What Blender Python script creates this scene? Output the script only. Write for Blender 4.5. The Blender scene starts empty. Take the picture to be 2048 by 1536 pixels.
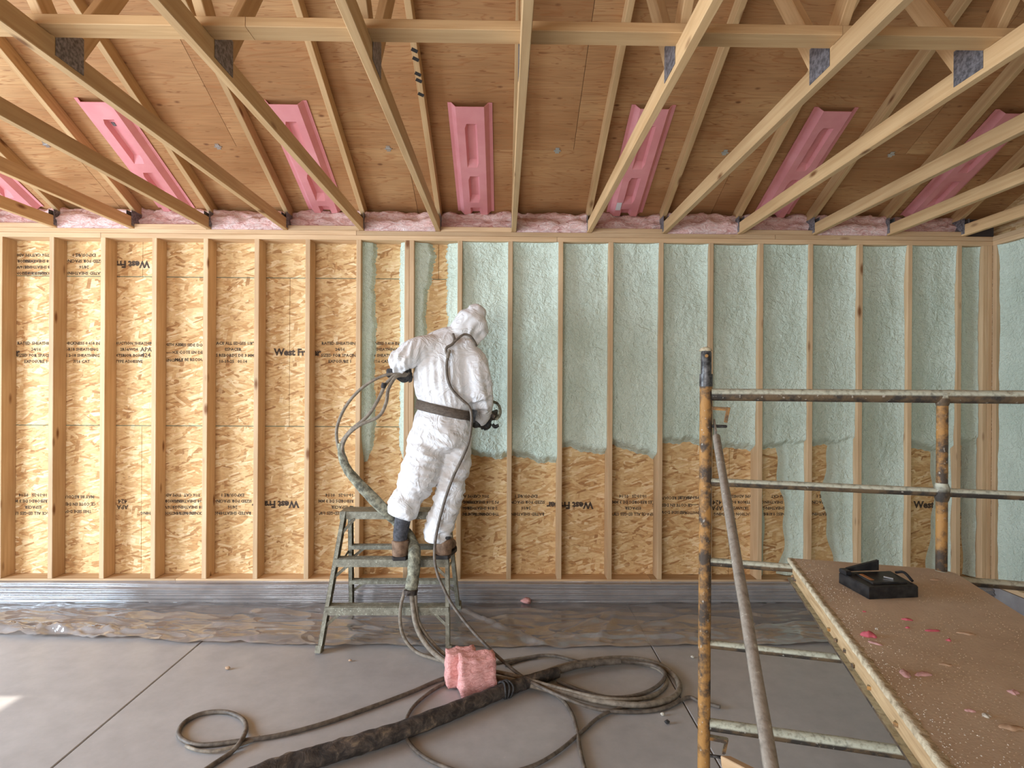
import bpy, bmesh, math, random
import numpy as np
from mathutils import Vector, Matrix, noise

random.seed(7)
S = bpy.context.scene
C = S.collection

# ------------------------------------------------------------------ camera
F = 1155.0
CAM = Vector((0, 0, 1.74))
YAW, ROLL = -0.0137, 0.006
RC = Matrix.Rotation(YAW, 3, 'Z') @ Matrix.Rotation(math.pi / 2, 3, 'X') @ Matrix.Rotation(ROLL, 3, 'Z')
cam_d = bpy.data.cameras.new('camera')
cam_d.sensor_width = 36
cam_d.lens = F / 2048 * 36
cam_d.shift_y = 7 / 2048
cam_d.clip_start = 0.03
cam = bpy.data.objects.new('camera', cam_d)
C.objects.link(cam)
cam.matrix_world = Matrix.Translation(CAM) @ RC.to_4x4()
S.camera = cam

# ------------------------------------------------------------------ light
S.view_settings.view_transform = 'Standard'
S.view_settings.look = 'None'
S.view_settings.gamma = 1
S.view_settings.use_curve_mapping = False
S.view_settings.exposure = 0.28

cy = S.cycles
cy.max_bounces, cy.diffuse_bounces, cy.glossy_bounces, cy.transmission_bounces, cy.transparent_max_bounces = 6, 4, 2, 2, 8
cy.caustics_reflective = cy.caustics_refractive = False

XL, XR, YF, YB = -5.5, 3.99, -3.4, 4.67      # inner stud planes of the four walls

w = bpy.data.worlds.new('sky')
S.world = w
w.use_nodes = True
wb = w.node_tree.nodes['Background']
wb.inputs[0].default_value = (0.62, 0.78, 1.0, 1)
wb.inputs[1].default_value = 1.6

sd = bpy.data.lights.new('sun', 'SUN')
sd.energy = 6.0
sd.angle = math.radians(0.6)
sd.color = (1.0, 0.93, 0.82)
sun = bpy.data.objects.new('sun', sd)
C.objects.link(sun)
sun.rotation_euler = Vector((2.95, 0.0, -2.7)).to_track_quat('-Z', 'Y').to_euler()


def area(name, loc, direction, sx, sy, energy, color):
    d = bpy.data.lights.new(name, 'AREA')
    d.shape = 'RECTANGLE'
    d.size, d.size_y, d.energy, d.color = sx, sy, energy, color
    o = bpy.data.objects.new(name, d)
    C.objects.link(o)
    o.location = loc
    o.rotation_euler = Vector(direction).to_track_quat('-Z', 'Z').to_euler()
    return o


area('daylight_side_doorway', (XL - 0.25, 1.78, 1.40), (1, 0, 0), 2.9, 2.6, 390, (0.67, 0.83, 1.0))
area('added_front_highlight', (1.2, YF - 0.2, 1.5), (0, 1, 0), 1.2, 1.2, 14, (1.0, 0.98, 0.96))  # added lamp, puts highlights on the plastic and scaffold at the right
area('daylight_front_doorway', (-3.3, YF - 0.25, 1.40), (0, 1, 0), 3.4, 2.6, 245, (0.95, 0.97, 1.0))


# ------------------------------------------------------------------ helpers
def ray(px, py):
    return RC @ Vector(((px - 1024) / F, -(py - 775) / F, -1.0))


def P(px, py, Y):
    d = ray(px, py)
    return CAM + d * (Y / d.y)


def PF(px, py, z=0.0):
    d = ray(px, py)
    return CAM + d * ((z - CAM.z) / d.z)


def wm(o):
    if o.parent:
        return wm(o.parent) @ o.matrix_parent_inverse @ o.matrix_basis
    return o.matrix_basis.copy()


def set_parent(o, parent):
    if parent is not None:
        o.parent = parent
        o.matrix_parent_inverse = wm(parent).inverted()


def tag(o, label=None, cat=None, group=None, kind=None):
    if label: o['label'] = label
    if cat: o['category'] = cat
    if group: o['group'] = group
    if kind: o['kind'] = kind
    return o


def thing(name, label, cat, loc, group=None):
    o = bpy.data.objects.new(name, None)
    o.empty_display_size = 0.1
    C.objects.link(o)
    o.location = loc
    return tag(o, label, cat, group)


def struct(name, loc=(0, 0, 0)):
    o = bpy.data.objects.new(name, None)
    C.objects.link(o)
    o.location = loc
    o['kind'] = 'structure'
    return o


def link(name, me, mat, parent=None, mw=None, smooth=False):
    if mat is not None:
        me.materials.clear()
        me.materials.append(mat)
    if smooth:
        me.polygons.foreach_set('use_smooth', [True] * len(me.polygons))
    o = bpy.data.objects.new(name, me)
    C.objects.link(o)
    if mw is not None:
        o.matrix_basis = mw
    set_parent(o, parent)
    return o


def obj(name, verts, faces, mat, parent=None, smooth=False, center=False):
    verts = [Vector(v) for v in verts]
    mw = None
    if center:
        lo = Vector([min(v[i] for v in verts) for i in range(3)])
        hi = Vector([max(v[i] for v in verts) for i in range(3)])
        c = Vector(((lo.x + hi.x) / 2, (lo.y + hi.y) / 2, lo.z))
        verts = [v - c for v in verts]
        mw = Matrix.Translation(c)
    me = bpy.data.meshes.new(name)
    me.from_pydata([tuple(v) for v in verts], [], faces)
    me.update()
    return link(name, me, mat, parent, mw, smooth)


class MB:
    """collects shapes into one mesh"""
    def __init__(s):
        s.v, s.f = [], []

    def add(s, v, f):
        n = len(s.v)
        s.v += [Vector(a) for a in v]
        s.f += [tuple(i + n for i in q) for q in f]
        return s

    def box(s, c, size, rot=None, ch=0.0):
        hx, hy, hz = [a / 2 for a in size]
        return s.prism_box(Vector(c), hx, hy, hz, rot or Matrix.Identity(3), ch)

    def prism_box(s, c, hx, hy, hz, R, ch=0.0):
        if ch <= 0:
            vs = [(x, y, z) for z in (-hz, hz) for x, y in ((-hx, -hy), (hx, -hy), (hx, hy), (-hx, hy))]
            n = 4
        else:
            ring = [(-hx + ch, -hy), (hx - ch, -hy), (hx, -hy + ch), (hx, hy - ch), (hx - ch, hy), (-hx + ch, hy), (-hx, hy - ch), (-hx, -hy + ch)]
            vs = [(x, y, z) for z in (-hz, hz) for x, y in ring]
            n = 8
        fs = [tuple(reversed(range(n))), tuple(range(n, 2 * n))] + [(i, (i + 1) % n, n + (i + 1) % n, n + i) for i in range(n)]
        return s.add([c + R @ Vector(v) for v in vs], fs)

    def bar(s, p0, p1, w, d, side=None, ch=0.0):
        R, L, p0 = axes(p0, p1, side)
        return s.prism_box(p0 + R @ Vector((0, 0, L / 2)), w / 2, d / 2, L / 2, R, ch)

    def tube(s, pts, r, seg=10, cap=True, jitter=0.0, seed=0.0):
        pts = [Vector(p) for p in pts]
        n = len(pts)
        rs = r if isinstance(r, (list, tuple)) else [r] * n
        t0 = (pts[1] - pts[0]).normalized()
        a = t0.orthogonal().normalized()
        vs, fs = [], []
        for i in range(n):
            t = (pts[min(i + 1, n - 1)] - pts[max(i - 1, 0)])
            t = t.normalized() if t.length > 1e-9 else t0
            a = (a - t * a.dot(t)).normalized()
            b = t.cross(a)
            for k in range(seg):
                th = 2 * math.pi * k / seg
                rr = rs[i]
                if jitter:
                    q = pts[i] * 22 + Vector((math.cos(th) * 1.2, math.sin(th) * 1.2, seed))
                    rr *= 1 + jitter * noise.noise(q)
                vs.append(pts[i] + (a * math.cos(th) + b * math.sin(th)) * rr)
        for i in range(n - 1):
            for k in range(seg):
                k2 = (k + 1) % seg
                fs.append((i * seg + k, i * seg + k2, (i + 1) * seg + k2, (i + 1) * seg + k))
        if cap:
            e = len(vs)
            vs += vs[:seg] + vs[(n - 1) * seg:n * seg]
            fs.append(tuple(e + k for k in reversed(range(seg))))
            fs.append(tuple(e + seg + k for k in range(seg)))
        return s.add(vs, fs)

    def loft(s, rings):
        """rings: (centre, rx, ry, tangent) -> closed elliptical body"""
        seg = 20
        vs, fs = [], []
        for c, rx, ry, t in rings:
            c, t = Vector(c), Vector(t).normalized()
            a = Vector((1, 0, 0))
            a = a - t * a.dot(t)
            if a.length < 0.3:
                a = Vector((0, 1, 0)) - t * t.y
            a.normalize()
            b = t.cross(a)
            vs += [c + a * rx * math.cos(2 * math.pi * k / seg) + b * ry * math.sin(2 * math.pi * k / seg) for k in range(seg)]
        for i in range(len(rings) - 1):
            for k in range(seg):
                k2 = (k + 1) % seg
                fs.append((i * seg + k, i * seg + k2, (i + 1) * seg + k2, (i + 1) * seg + k))
        fs.append(tuple(reversed(range(seg))))
        fs.append(tuple((len(rings) - 1) * seg + k for k in range(seg)))
        return s.add(vs, fs)

    def chain(s, pts, rs, flat=1.0, cap=0.6):
        """tapering closed limb with rounded ends; radii rs (side), rs*flat (depth)"""
        cp = spline(pts, 5)
        cr = spline([Vector((r, 0, 0)) for r in rs], 5)
        rings = []
        n = len(cp)
        t0 = (cp[1] - cp[0]).normalized()
        t1 = (cp[-1] - cp[-2]).normalized()
        for q in (0.25, 0.6, 0.87):
            k = math.sqrt(1 - (1 - q) ** 2)
            rings.append((cp[0] - t0 * cr[0].x * cap * (1 - q), cr[0].x * k, cr[0].x * flat * k, t0))
        for i in range(n):
            t = cp[min(i + 1, n - 1)] - cp[max(i - 1, 0)]
            rings.append((cp[i], cr[i].x, cr[i].x * flat, t))
        for q in (0.87, 0.6, 0.25):
            k = math.sqrt(1 - (1 - q) ** 2)
            rings.append((cp[-1] + t1 * cr[-1].x * cap * (1 - q), cr[-1].x * k, cr[-1].x * flat * k, t1))
        return s.loft(rings)

    def build(s, name, mat, parent=None, smooth=False, center=False):
        return obj(name, s.v, s.f, mat, parent, smooth, center)

    def remesh(s, voxel, smooth=2):
        """fuse the overlapping closed shapes into one continuous surface; returns verts, faces"""
        me = bpy.data.meshes.new('fused')
        me.from_pydata([tuple(v) for v in s.v], [], s.f)
        me.update()
        o = bpy.data.objects.new('fused', me)
        C.objects.link(o)
        m = o.modifiers.new('r', 'REMESH')
        m.mode = 'VOXEL'
        m.voxel_size = voxel
        if smooth:
            q = o.modifiers.new('s', 'SMOOTH')
            q.factor = 0.5
            q.iterations = smooth
        dg = bpy.context.evaluated_depsgraph_get()
        ev = bpy.data.meshes.new_from_object(o.evaluated_get(dg))
        bpy.data.objects.remove(o)
        ev.name = 'body'
        return ev


def axes(p0, p1, side=None):
    p0, p1 = Vector(p0), Vector(p1)
    z = p1 - p0
    L = z.length
    z = z / L
    x = Vector(side) if side is not None else (Vector((1, 0, 0)) if abs(z.x) < 0.9 else Vector((0, 0, 1)))
    x = (x - z * x.dot(z)).normalized()
    y = z.cross(x)
    return Matrix((x, y, z)).transposed(), L, p0


def spline(pts, n=8):
    pts = [Vector(p) for p in pts]
    out = []
    ex = [pts[0] * 2 - pts[1]] + pts + [pts[-1] * 2 - pts[-2]]
    for i in range(1, len(ex) - 2):
        a, b, c, d = ex[i - 1], ex[i], ex[i + 1], ex[i + 2]
        for k in range(n):
            t = k / n
            out.append(0.5 * ((2 * b) + (c - a) * t + (2 * a - 5 * b + 4 * c - d) * t * t + (3 * b - a - 3 * c + d) * t ** 3))
    out.append(pts[-1])
    return out


_lum = {}


def lumber(name, p0, p1, w, d, mat, parent=None, side=None):
    """a sawn stick from p0 to p1, w across SIDE and d the other way; grain runs along local z"""
    R, L, p0 = axes(p0, p1, side)
    key = (round(w, 4), round(d, 4), round(L, 3), mat.name)
    if key not in _lum:
        m = MB().prism_box(Vector((0, 0, L / 2)), w / 2, d / 2, L / 2, Matrix.Identity(3), 0.0025)
        me = bpy.data.meshes.new(name)
        me.from_pydata([tuple(v) for v in m.v], [], m.f)
        me.update()
        me.materials.append(mat)
        _lum[key] = me
    return link(name, _lum[key], None, parent, Matrix.Translation(p0) @ R.to_4x4())


def smooth01(x, a, b):
    t = np.clip((x - a) / (b - a), 0, 1)
    return t * t * (3 - 2 * t)


# ------------------------------------------------------------------ materials
class NT:
    def __init__(s, name, rough=0.7):
        s.m = bpy.data.materials.new(name)
        s.m.use_nodes = True
        s.t = s.m.node_tree
        s.b = s.t.nodes['Principled BSDF']
        s.b.inputs['Roughness'].default_value = rough
        s.b.inputs['Specular IOR Level'].default_value = 0.3

    def n(s, typ, ins=None, **kw):
        nd = s.t.nodes.new('ShaderNode' + typ)
        for k, v in kw.items():
            setattr(nd, k, v)
        for k, v in (ins or {}).items():
            if isinstance(v, bpy.types.NodeSocket):
                s.t.links.new(v, nd.inputs[k])
            else:
                nd.inputs[k].default_value = v
        return nd

    def coords(s, scale=(1, 1, 1), rnd=0.0, rot=(0, 0, 0)):
        o = s.n('TexCoord').outputs['Object']
        if rnd:
            r = s.n('ObjectInfo').outputs['Random']
            k = s.n('Math', {0: r, 1: rnd}, operation='MULTIPLY').outputs[0]
            o = s.n('VectorMath', {0: o, 1: k}, operation='ADD').outputs[0]
        return s.n('Mapping', {'Vector': o, 'Scale': scale, 'Rotation': rot}).outputs[0]

    def noise(s, vec, scale, detail=3, rough=0.55, dist=0.0):
        return s.n('TexNoise', {'Vector': vec, 'Scale': scale, 'Detail': detail, 'Roughness': rough, 'Distortion': dist}).outputs['Fac']

    def ramp(s, fac, stops, interp='LINEAR'):
        r = s.n('ValToRGB', {'Fac': fac})
        r.color_ramp.interpolation = interp
        el = r.color_ramp.elements
        while len(el) < len(stops):
            el.new(0.5)
        for e, (p, c) in zip(el, stops):
            e.position = p
            e.color = tuple(c) + (1,) if len(c) == 3 else c
        return r.outputs['Color']

    def val(s, fac, stops):
        return s.ramp(fac, [(p, (v, v, v)) for p, v in stops])

    def mix(s, fac, a, b, blend='MIX'):
        m = s.n('Mix', data_type='RGBA', blend_type=blend)
        for i, v in ((0, fac), (6, a), (7, b)):
            if isinstance(v, bpy.types.NodeSocket):
                s.t.links.new(v, m.inputs[i])
            elif i == 0:
                m.inputs[i].default_value = v
            else:
                m.inputs[i].default_value = tuple(v) + (1,)
        return m.outputs[2]

    def color(s, v):
        if isinstance(v, bpy.types.NodeSocket):
            s.t.links.new(v, s.b.inputs['Base Color'])
        else:
            s.b.inputs['Base Color'].default_value = tuple(v) + (1,)
        return s

    def rough(s, v):
        s.t.links.new(v, s.b.inputs['Roughness'])
        return s

    def bump(s, h, dist=0.01, strength=0.6):
        b = s.n('Bump', {'Height': h, 'Distance': dist, 'Strength': strength})
        s.t.links.new(b.outputs[0], s.b.inputs['Normal'])
        return s

    def math(s, op, a, b=0.5):
        return s.n('Math', {0: a, 1: b}, operation=op).outputs[0]


def make_lumber(name, light, dark, knot=(0.20, 0.085, 0.03)):
    t = NT(name, 0.65)
    v = t.coords((26, 26, 1.1), 37.0)
    g = t.noise(v, 1.6, 4, 0.6, 0.4)
    base = t.ramp(g, [(0.28, dark), (0.62, light)])
    v2 = t.coords((4, 4, 1.5), 37.0)
    big = t.noise(v2, 1.2, 2)
    base = t.mix(t.val(big, [(0.35, 0.0), (0.75, 0.45)]), base, [c * 0.72 for c in dark])
    vk = t.coords((9, 9, 3.2), 61.0)
    k = t.n('TexVoronoi', {'Vector': vk, 'Scale': 1.0, 'Randomness': 1.0})
    sel = t.math('GREATER_THAN', t.n('SeparateColor', {0: k.outputs['Color']}).outputs[0], 0.62)
    kf = t.math('MULTIPLY', t.val(k.outputs['Distance'], [(0.07, 1.0), (0.19, 0.0)]), sel)
    base = t.mix(kf, base, knot)
    r = t.n('ObjectInfo').outputs['Random']
    hue = t.n('HueSaturation', {'Color': base, 'Value': t.n('MapRange', {'Value': r, 'To Min': 0.84, 'To Max': 1.12}).outputs[0]})
    t.color(hue.outputs[0])
    t.bump(g, 0.002, 0.35)
    return t.m


M = {}
M['lumber'] = make_lumber('spruce_lumber', (0.66, 0.455, 0.265), (0.53, 0.33, 0.170))
M['truss'] = make_lumber('truss_lumber', (0.645, 0.425, 0.215), (0.52, 0.31, 0.14))


def make_osb():
    t = NT('strand_board', 0.75)
    base = (0.61, 0.385, 0.185)
    col = None
    hgt = None
    oc = t.n('TexCoord').outputs['Object']
    wob = t.n('TexNoise', {'Vector': oc, 'Scale': 6.0, 'Detail': 2.0}).outputs['Color']
    warp = t.n('VectorMath', {0: oc, 1: t.n('VectorMath', {0: wob, 1: (0.012, 0.012, 0.012)}, operation='MULTIPLY').outputs[0]}, operation='ADD').outputs[0]
    for i, (ang, sx, sz, off) in enumerate(((0.1, 5.0, 24, 0.0), (-0.62, 5.5, 34, 3.1), (0.75, 5.5, 30, 7.7), (1.42, 9, 26, 11.3), (-0.20, 7, 46, 17.9), (0.33, 9, 60, 29.1))):
        # strands lie in the x-z plane of the board (and y-z for the side walls)
        mp = t.n('Mapping', {'Vector': warp, 'Location': (off, off * 1.7, off * 0.6), 'Rotation': (0, ang, 0)}).outputs[0]
        mp = t.n('Mapping', {'Vector': mp, 'Scale': (sx, 6, sz)}).outputs[0]
        vo = t.n('TexVoronoi', {'Vector': mp, 'Scale': 1.0, 'Randomness': 1.0}, distance='CHEBYCHEV')
        sp = t.n('SeparateColor', {0: vo.outputs['Color']})
        c = t.ramp(sp.outputs[0], [(0.0, (0.37, 0.19, 0.075)), (0.10, (0.50, 0.275, 0.110)), (0.40, (0.62, 0.385, 0.175)), (0.8, (0.72, 0.485, 0.245)), (1.0, (0.82, 0.61, 0.36))])
        if col is None:
            col, hgt = c, sp.outputs[1]
        else:
            m = t.val(sp.outputs[1], [(0.52, 0.0), (0.56, 1.0)])
            edge = t.val(vo.outputs['Distance'], [(0.38, 1.0), (0.46, 0.0)])
            m = t.math('MULTIPLY', m, edge)
            col = t.mix(m, col, c)
            hgt = t.mix(m, hgt, sp.outputs[2])
    fine = t.noise(t.coords((30, 30, 160)), 1.0, 3)
    col = t.mix(0.35, col, t.val(fine, [(0.3, 0.30), (0.7, 0.86)]), 'OVERLAY')
    dark = t.noise(t.coords((15, 14, 48), rot=(0, 0.4, 0)), 1.0, 2, 0.5, 1.2)
    col = t.mix(t.val(dark, [(0.68, 0.0), (0.73, 0.55)]), col, (0.30, 0.14, 0.05))
    t.color(col)
    t.bump(hgt, 0.0025, 0.5)
    return t.m


M['osb'] = make_osb()


def make_plywood():
    t = NT('plywood', 0.62)
    v = t.coords((0.9, 9.0, 9.0), 11.0)
    wv = t.n('TexNoise', {'Vector': v, 'Scale': 0.9, 'Detail': 2.0, 'Roughness': 0.5, 'Distortion': 0.6}).outputs['Fac']
    ringv = t.math('MULTIPLY', wv, 17.0)
    rings = t.math('FRACT', ringv, 0.0)
    line = t.val(rings, [(0.0, 0.0), (0.72, 0.0), (0.93, 1.0), (1.0, 0.0)])
    fine = t.noise(t.coords((4, 80, 80)), 1.0, 3)
    base = t.ramp(t.noise(t.coords((0.6, 2.2, 2.2), 5.0), 1.0, 3), [(0.30, (0.33, 0.155, 0.060)), (0.50, (0.43, 0.222, 0.094)), (0.72, (0.56, 0.330, 0.150))])
    base = t.mix(t.math('MULTIPLY', line, 0.75), base, (0.36, 0.15, 0.055))
    base = t.mix(0.25, base, t.val(fine, [(0.3, 0.33), (0.7, 0.8)]), 'OVERLAY')
    k = t.n('TexVoronoi', {'Vector': t.coords((5, 10, 10), 3.0), 'Scale': 1.0})
    sel = t.math('GREATER_THAN', t.n('SeparateColor', {0: k.outputs['Color']}).outputs[0], 0.40)
    kf = t.math('MULTIPLY', t.val(k.outputs['Distance'], [(0.05, 1.0), (0.13, 0.0)]), sel)
    base = t.mix(t.math('MULTIPLY', kf, 0.85), base, (0.16, 0.06, 0.025))
    d = t.noise(t.coords((9, 60, 60), 7.0), 1.0, 2)
    base = t.mix(t.val(d, [(0.655, 0.0), (0.70, 0.7)]), base, (0.24, 0.09, 0.035))
    t.color(base)
    t.bump(fine, 0.002, 0.25)
    return t.m


M['ply'] = make_plywood()

t = NT('spray_foam', 0.5)
v = t.coords()
n1 = t.noise(v, 42, 4, 0.6, 0.8)
n2 = t.noise(v, 2.2, 3)
c = t.ramp(n2, [(0.3, (0.55, 0.62, 0.505)), (0.7, (0.65, 0.715, 0.595))])
sp = t.noise(v, 130, 2)
c = t.mix(t.val(sp, [(0.28, 0.35), (0.38, 0.0)]), c, (0.33, 0.40, 0.32))
n3 = t.noise(v, 19, 3, 0.6, 1.2)
t.color(c).bump(t.math('ADD', t.math('ADD', n1, t.math('MULTIPLY', n3, 1.3)), t.math('MULTIPLY', sp, 0.25)), 0.016, 0.85)
M['foam'] = t.m

t = NT('concrete_slab', 0.4)
v = t.coords()
n1 = t.noise(v, 1.3, 5, 0.6)
n2 = t.noise(v, 9, 5, 0.65)
c = t.ramp(n1, [(0.3, (0.37, 0.355, 0.35)), (0.7, (0.46, 0.445, 0.435))])
c = t.mix(0.3, c, t.val(n2, [(0.3, 0.36), (0.7, 0.62)]), 'OVERLAY')
sp = t.noise(v, 48, 2)
c = t.mix(t.val(sp, [(0.70, 0.0), (0.75, 0.35)]), c, (0.60, 0.55, 0.50))
t.color(c)
t.b.inputs['Roughness'].default_value = 0.34
t.bump(n2, 0.002, 0.12)
M['concrete'] = t.m

t = NT('dark_joint', 0.9)
t.color((0.10, 0.09, 0.085))
M['joint'] = t.m

t = NT('curb_concrete', 0.8)
t.color(t.ramp(t.noise(t.coords(), 6, 4), [(0.3, (0.24, 0.21, 0.20)), (0.7, (0.36, 0.33, 0.31))]))
M['curb'] = t.m

t = NT('pink_foam_board', 0.55)
t.color(t.ramp(t.noise(t.coords(), 7, 3), [(0.3, (0.72, 0.27, 0.28)), (0.7, (0.79, 0.335, 0.34))]))
t.b.inputs['Subsurface Weight'].default_value = 0.0
M['baffle'] = t.m

t = NT('pink_fibreglass', 0.95)
v = t.coords((1, 1.6, 2.4))
n1 = t.noise(v, 13, 5, 0.65, 1.4)
n2 = t.noise(v, 60, 3)
c = t.ramp(n1, [(0.28, (0.50, 0.22, 0.19)), (0.45, (0.77, 0.46, 0.41)), (0.68, (0.90, 0.68, 0.62))])
c = t.mix(0.4, c, t.val(n2, [(0.3, 0.35), (0.7, 0.8)]), 'OVERLAY')
t.color(c).bump(t.math('ADD', n1, t.math('MULTIPLY', n2, 0.3)), 0.03, 0.8)
M['batt'] = t.m

t = NT('pink_fibreglass_cut', 0.95)
v = t.coords((1, 1, 2.0))
n1 = t.noise(v, 38, 4, 0.65, 1.0)
t.color(t.ramp(n1, [(0.3, (0.62, 0.25, 0.22)), (0.6, (0.86, 0.45, 0.41))])).bump(n1, 0.012, 0.8)
M['block'] = t.m

t = NT('galvanised_plate', 0.5)
t.b.inputs['Metallic'].default_value = 0.55
v = t.coords((1, 60, 60))
t.color(t.ramp(t.noise(t.coords(), 70, 2), [(0.35, (0.12, 0.115, 0.12)), (0.65, (0.30, 0.29, 0.30))]))
M['plate'] = t.m

t = NT('black_ink', 0.8)
t.color(t.ramp(t.noise(t.coords((60, 60, 60)), 1.0, 3), [(0.35, (0.03, 0.026, 0.024)), (0.72, (0.16, 0.10, 0.06))]))
M['ink'] = t.m
t = NT('faded_ink', 0.8)
t.color(t.ramp(t.noise(t.coords((70, 70, 70)), 1.0, 3), [(0.38, (0.045, 0.035, 0.028)), (0.72, (0.22, 0.14, 0.075))]))
M['ink2'] = t.m
t = NT('green_edge_paint', 0.8)
t.color((0.10, 0.15, 0.11))
M['green'] = t.m

# clear polyethylene sheet
t = NT('clear_poly_sheet', 0.1)
nt = t.t
v = t.coords((1.2, 5, 5))
dust = t.noise(t.coords((2, 4, 4)), 2.0, 4, 0.6)
t.color((0.62, 0.58, 0.56))
t.b.inputs['Roughness'].default_value = 0.13
t.b.inputs['Specular IOR Level'].default_value = 0.8
tr = t.n('BsdfTransparent', {'Color': (0.96, 0.95, 0.95, 1)})
bp = t.n('Bump', {'Height': t.noise(t.coords((1, 8, 8)), 2.0, 2), 'Distance': 0.004, 'Strength': 0.2}).outputs[0]
fr = t.n('Fresnel', {'IOR': 1.5, 'Normal': bp}).outputs[0]
gl = t.n('BsdfGlossy', {'Color': (1, 1, 1, 1), 'Roughness': 0.06, 'Normal': bp})
df = t.n('BsdfDiffuse', {'Color': (0.72, 0.68, 0.66, 1)})
ms = t.n('MixShader', {0: t.val(dust, [(0.35, 0.20), (0.75, 0.40)])})
nt.links.new(tr.outputs[0], ms.inputs[1])
nt.links.new(df.outputs[0], ms.inputs[2])
m2 = t.n('MixShader', {0: t.math('MULTIPLY', fr, 1.8)})
nt.links.new(ms.outputs[0], m2.inputs[1])
nt.links.new(gl.outputs[0], m2.inputs[2])
nt.links.new(m2.outputs[0], nt.nodes['Material Output'].inputs[0])
M['poly'] = t.m

t = NT('coverall_fabric', 0.6)
v = t.coords()
n1 = t.noise(v, 26, 4, 0.6, 0.8)
t.color(t.ramp(t.noise(v, 3, 3), [(0.3, (0.76, 0.745, 0.735)), (0.7, (0.84, 0.835, 0.83))]))
rg = t.val(t.noise(v, 7.5, 3, 0.55, 1.0), [(0.40, 0.0), (0.50, 1.0), (0.60, 0.0)])
t.bump(t.math('ADD', t.math('MULTIPLY', n1, 0.5), rg), 0.012, 0.38)
M['suit'] = t.m

t = NT('black_rubber', 0.6)
t.color(t.ramp(t.noise(t.coords(), 60, 3), [(0.35, (0.02, 0.02, 0.021)), (0.7, (0.075, 0.072, 0.07))]))
M['rubber'] = t.m
t = NT('dark_gaiter', 0.85)
t.color(t.ramp(t.noise(t.coords(), 50, 3), [(0.35, (0.045, 0.045, 0.05)), (0.7, (0.11, 0.11, 0.12))]))
M['gaiter'] = t.m
t = NT('worn_brown_leather', 0.75)
t.color(t.ramp(t.noise(t.coords(), 30, 4), [(0.3, (0.11, 0.065, 0.04)), (0.7, (0.30, 0.19, 0.12))])).bump(t.noise(t.coords(), 70, 3), 0.004, 0.4)
M['boot'] = t.m
t = NT('boot_black', 0.6)
t.color((0.03, 0.027, 0.026))
M['bootblack'] = t.m
t = NT('brown_webbing', 0.8)
t.color(t.ramp(t.noise(t.coords((10, 10, 40)), 5, 3), [(0.3, (0.085, 0.065, 0.05)), (0.7, (0.17, 0.135, 0.105))]))
M['belt'] = t.m

t = NT('dusty_hose', 0.7)
c = t.ramp(t.noise(t.coords(), 34, 4, 0.6), [(0.32, (0.15, 0.12, 0.09)), (0.7, (0.33, 0.28, 0.215))])
t.color(c)
M['hose'] = t.m
t = NT('dark_hose', 0.55)
t.color(t.ramp(t.noise(t.coords(), 30, 4, 0.6), [(0.32, (0.075, 0.06, 0.048)), (0.75, (0.22, 0.18, 0.14))]))
M['hosedark'] = t.m
t = NT('foam_crusted_sleeve', 0.85)
n1 = t.noise(t.coords(), 30, 5, 0.65)
t.color(t.ramp(n1, [(0.36, (0.10, 0.095, 0.07)), (0.52, (0.25, 0.24, 0.175)), (0.72, (0.48, 0.47, 0.34))])).bump(n1, 0.012, 0.6)
M['sleeve'] = t.m
t = NT('black_tape_sleeve', 0.75)
n1 = t.noise(t.coords(), 17, 5, 0.7, 0.6)
t.color(t.ramp(n1, [(0.40, (0.032, 0.026, 0.023)), (0.56, (0.085, 0.066, 0.053)), (0.74, (0.26, 0.19, 0.125))])).bump(n1, 0.014, 0.6)
M['tape'] = t.m

t = NT('ladder_aluminium', 0.6)
t.b.inputs['Metallic'].default_value = 0.15
n1 = t.noise(t.coords(), 26, 5, 0.7)
n2 = t.noise(t.coords(), 90, 3)
c = t.ramp(n1, [(0.3, (0.15, 0.135, 0.10)), (0.55, (0.26, 0.245, 0.185)), (0.75, (0.42, 0.41, 0.325))])
c = t.mix(t.val(n2, [(0.62, 0.0), (0.70, 0.8)]), c, (0.56, 0.57, 0.46))
t.color(c).bump(n2, 0.004, 0.4)
M['ladder'] = t.m


def make_scaffold(name, a, b, crust, lo=0.6):
    t = NT(name, 0.62)
    n1 = t.noise(t.coords(), 16, 5, 0.65)
    n2 = t.noise(t.coords(), 70, 3)
    c = t.ramp(n1, [(0.42, a), (0.58, b)])
    # dried overspray settles on whatever faces up
    geo = t.n('NewGeometry')
    up = t.n('SeparateXYZ', {0: geo.outputs['Normal']}).outputs[2]
    f = t.math('MULTIPLY', t.val(up, [(0.02, 0.0), (0.30, 1.0)]), t.val(n2, [(0.30, 0.45), (0.52, 1.0)]))
    c = t.mix(f, c, crust)
    c = t.mix(t.val(n2, [(0.64, 0.0), (0.70, lo)]), c, (0.48, 0.44, 0.36))
    t.color(c).bump(n2, 0.004, 0.5)
    return t.m


M['steel_y'] = make_scaffold('yellow_scaffold_tube', (0.065, 0.045, 0.03), (0.36, 0.18, 0.05), (0.44, 0.40, 0.29))
M['steel_d'] = make_scaffold('rusty_scaffold_tube', (0.04, 0.033, 0.026), (0.13, 0.085, 0.045), (0.50, 0.50, 0.385))
M['steel_g'] = make_scaffold('spattered_brace_tube', (0.10, 0.085, 0.065), (0.22, 0.185, 0.145), (0.30, 0.26, 0.21), 0.9)
t = NT('blackened_pin', 0.45)
t.b.inputs['Metallic'].default_value = 0.4
t.color(t.ramp(t.noise(t.coords(), 50, 3), [(0.4, (0.035, 0.034, 0.034)), (0.7, (0.16, 0.155, 0.15))]))
M['pin'] = t.m

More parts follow.
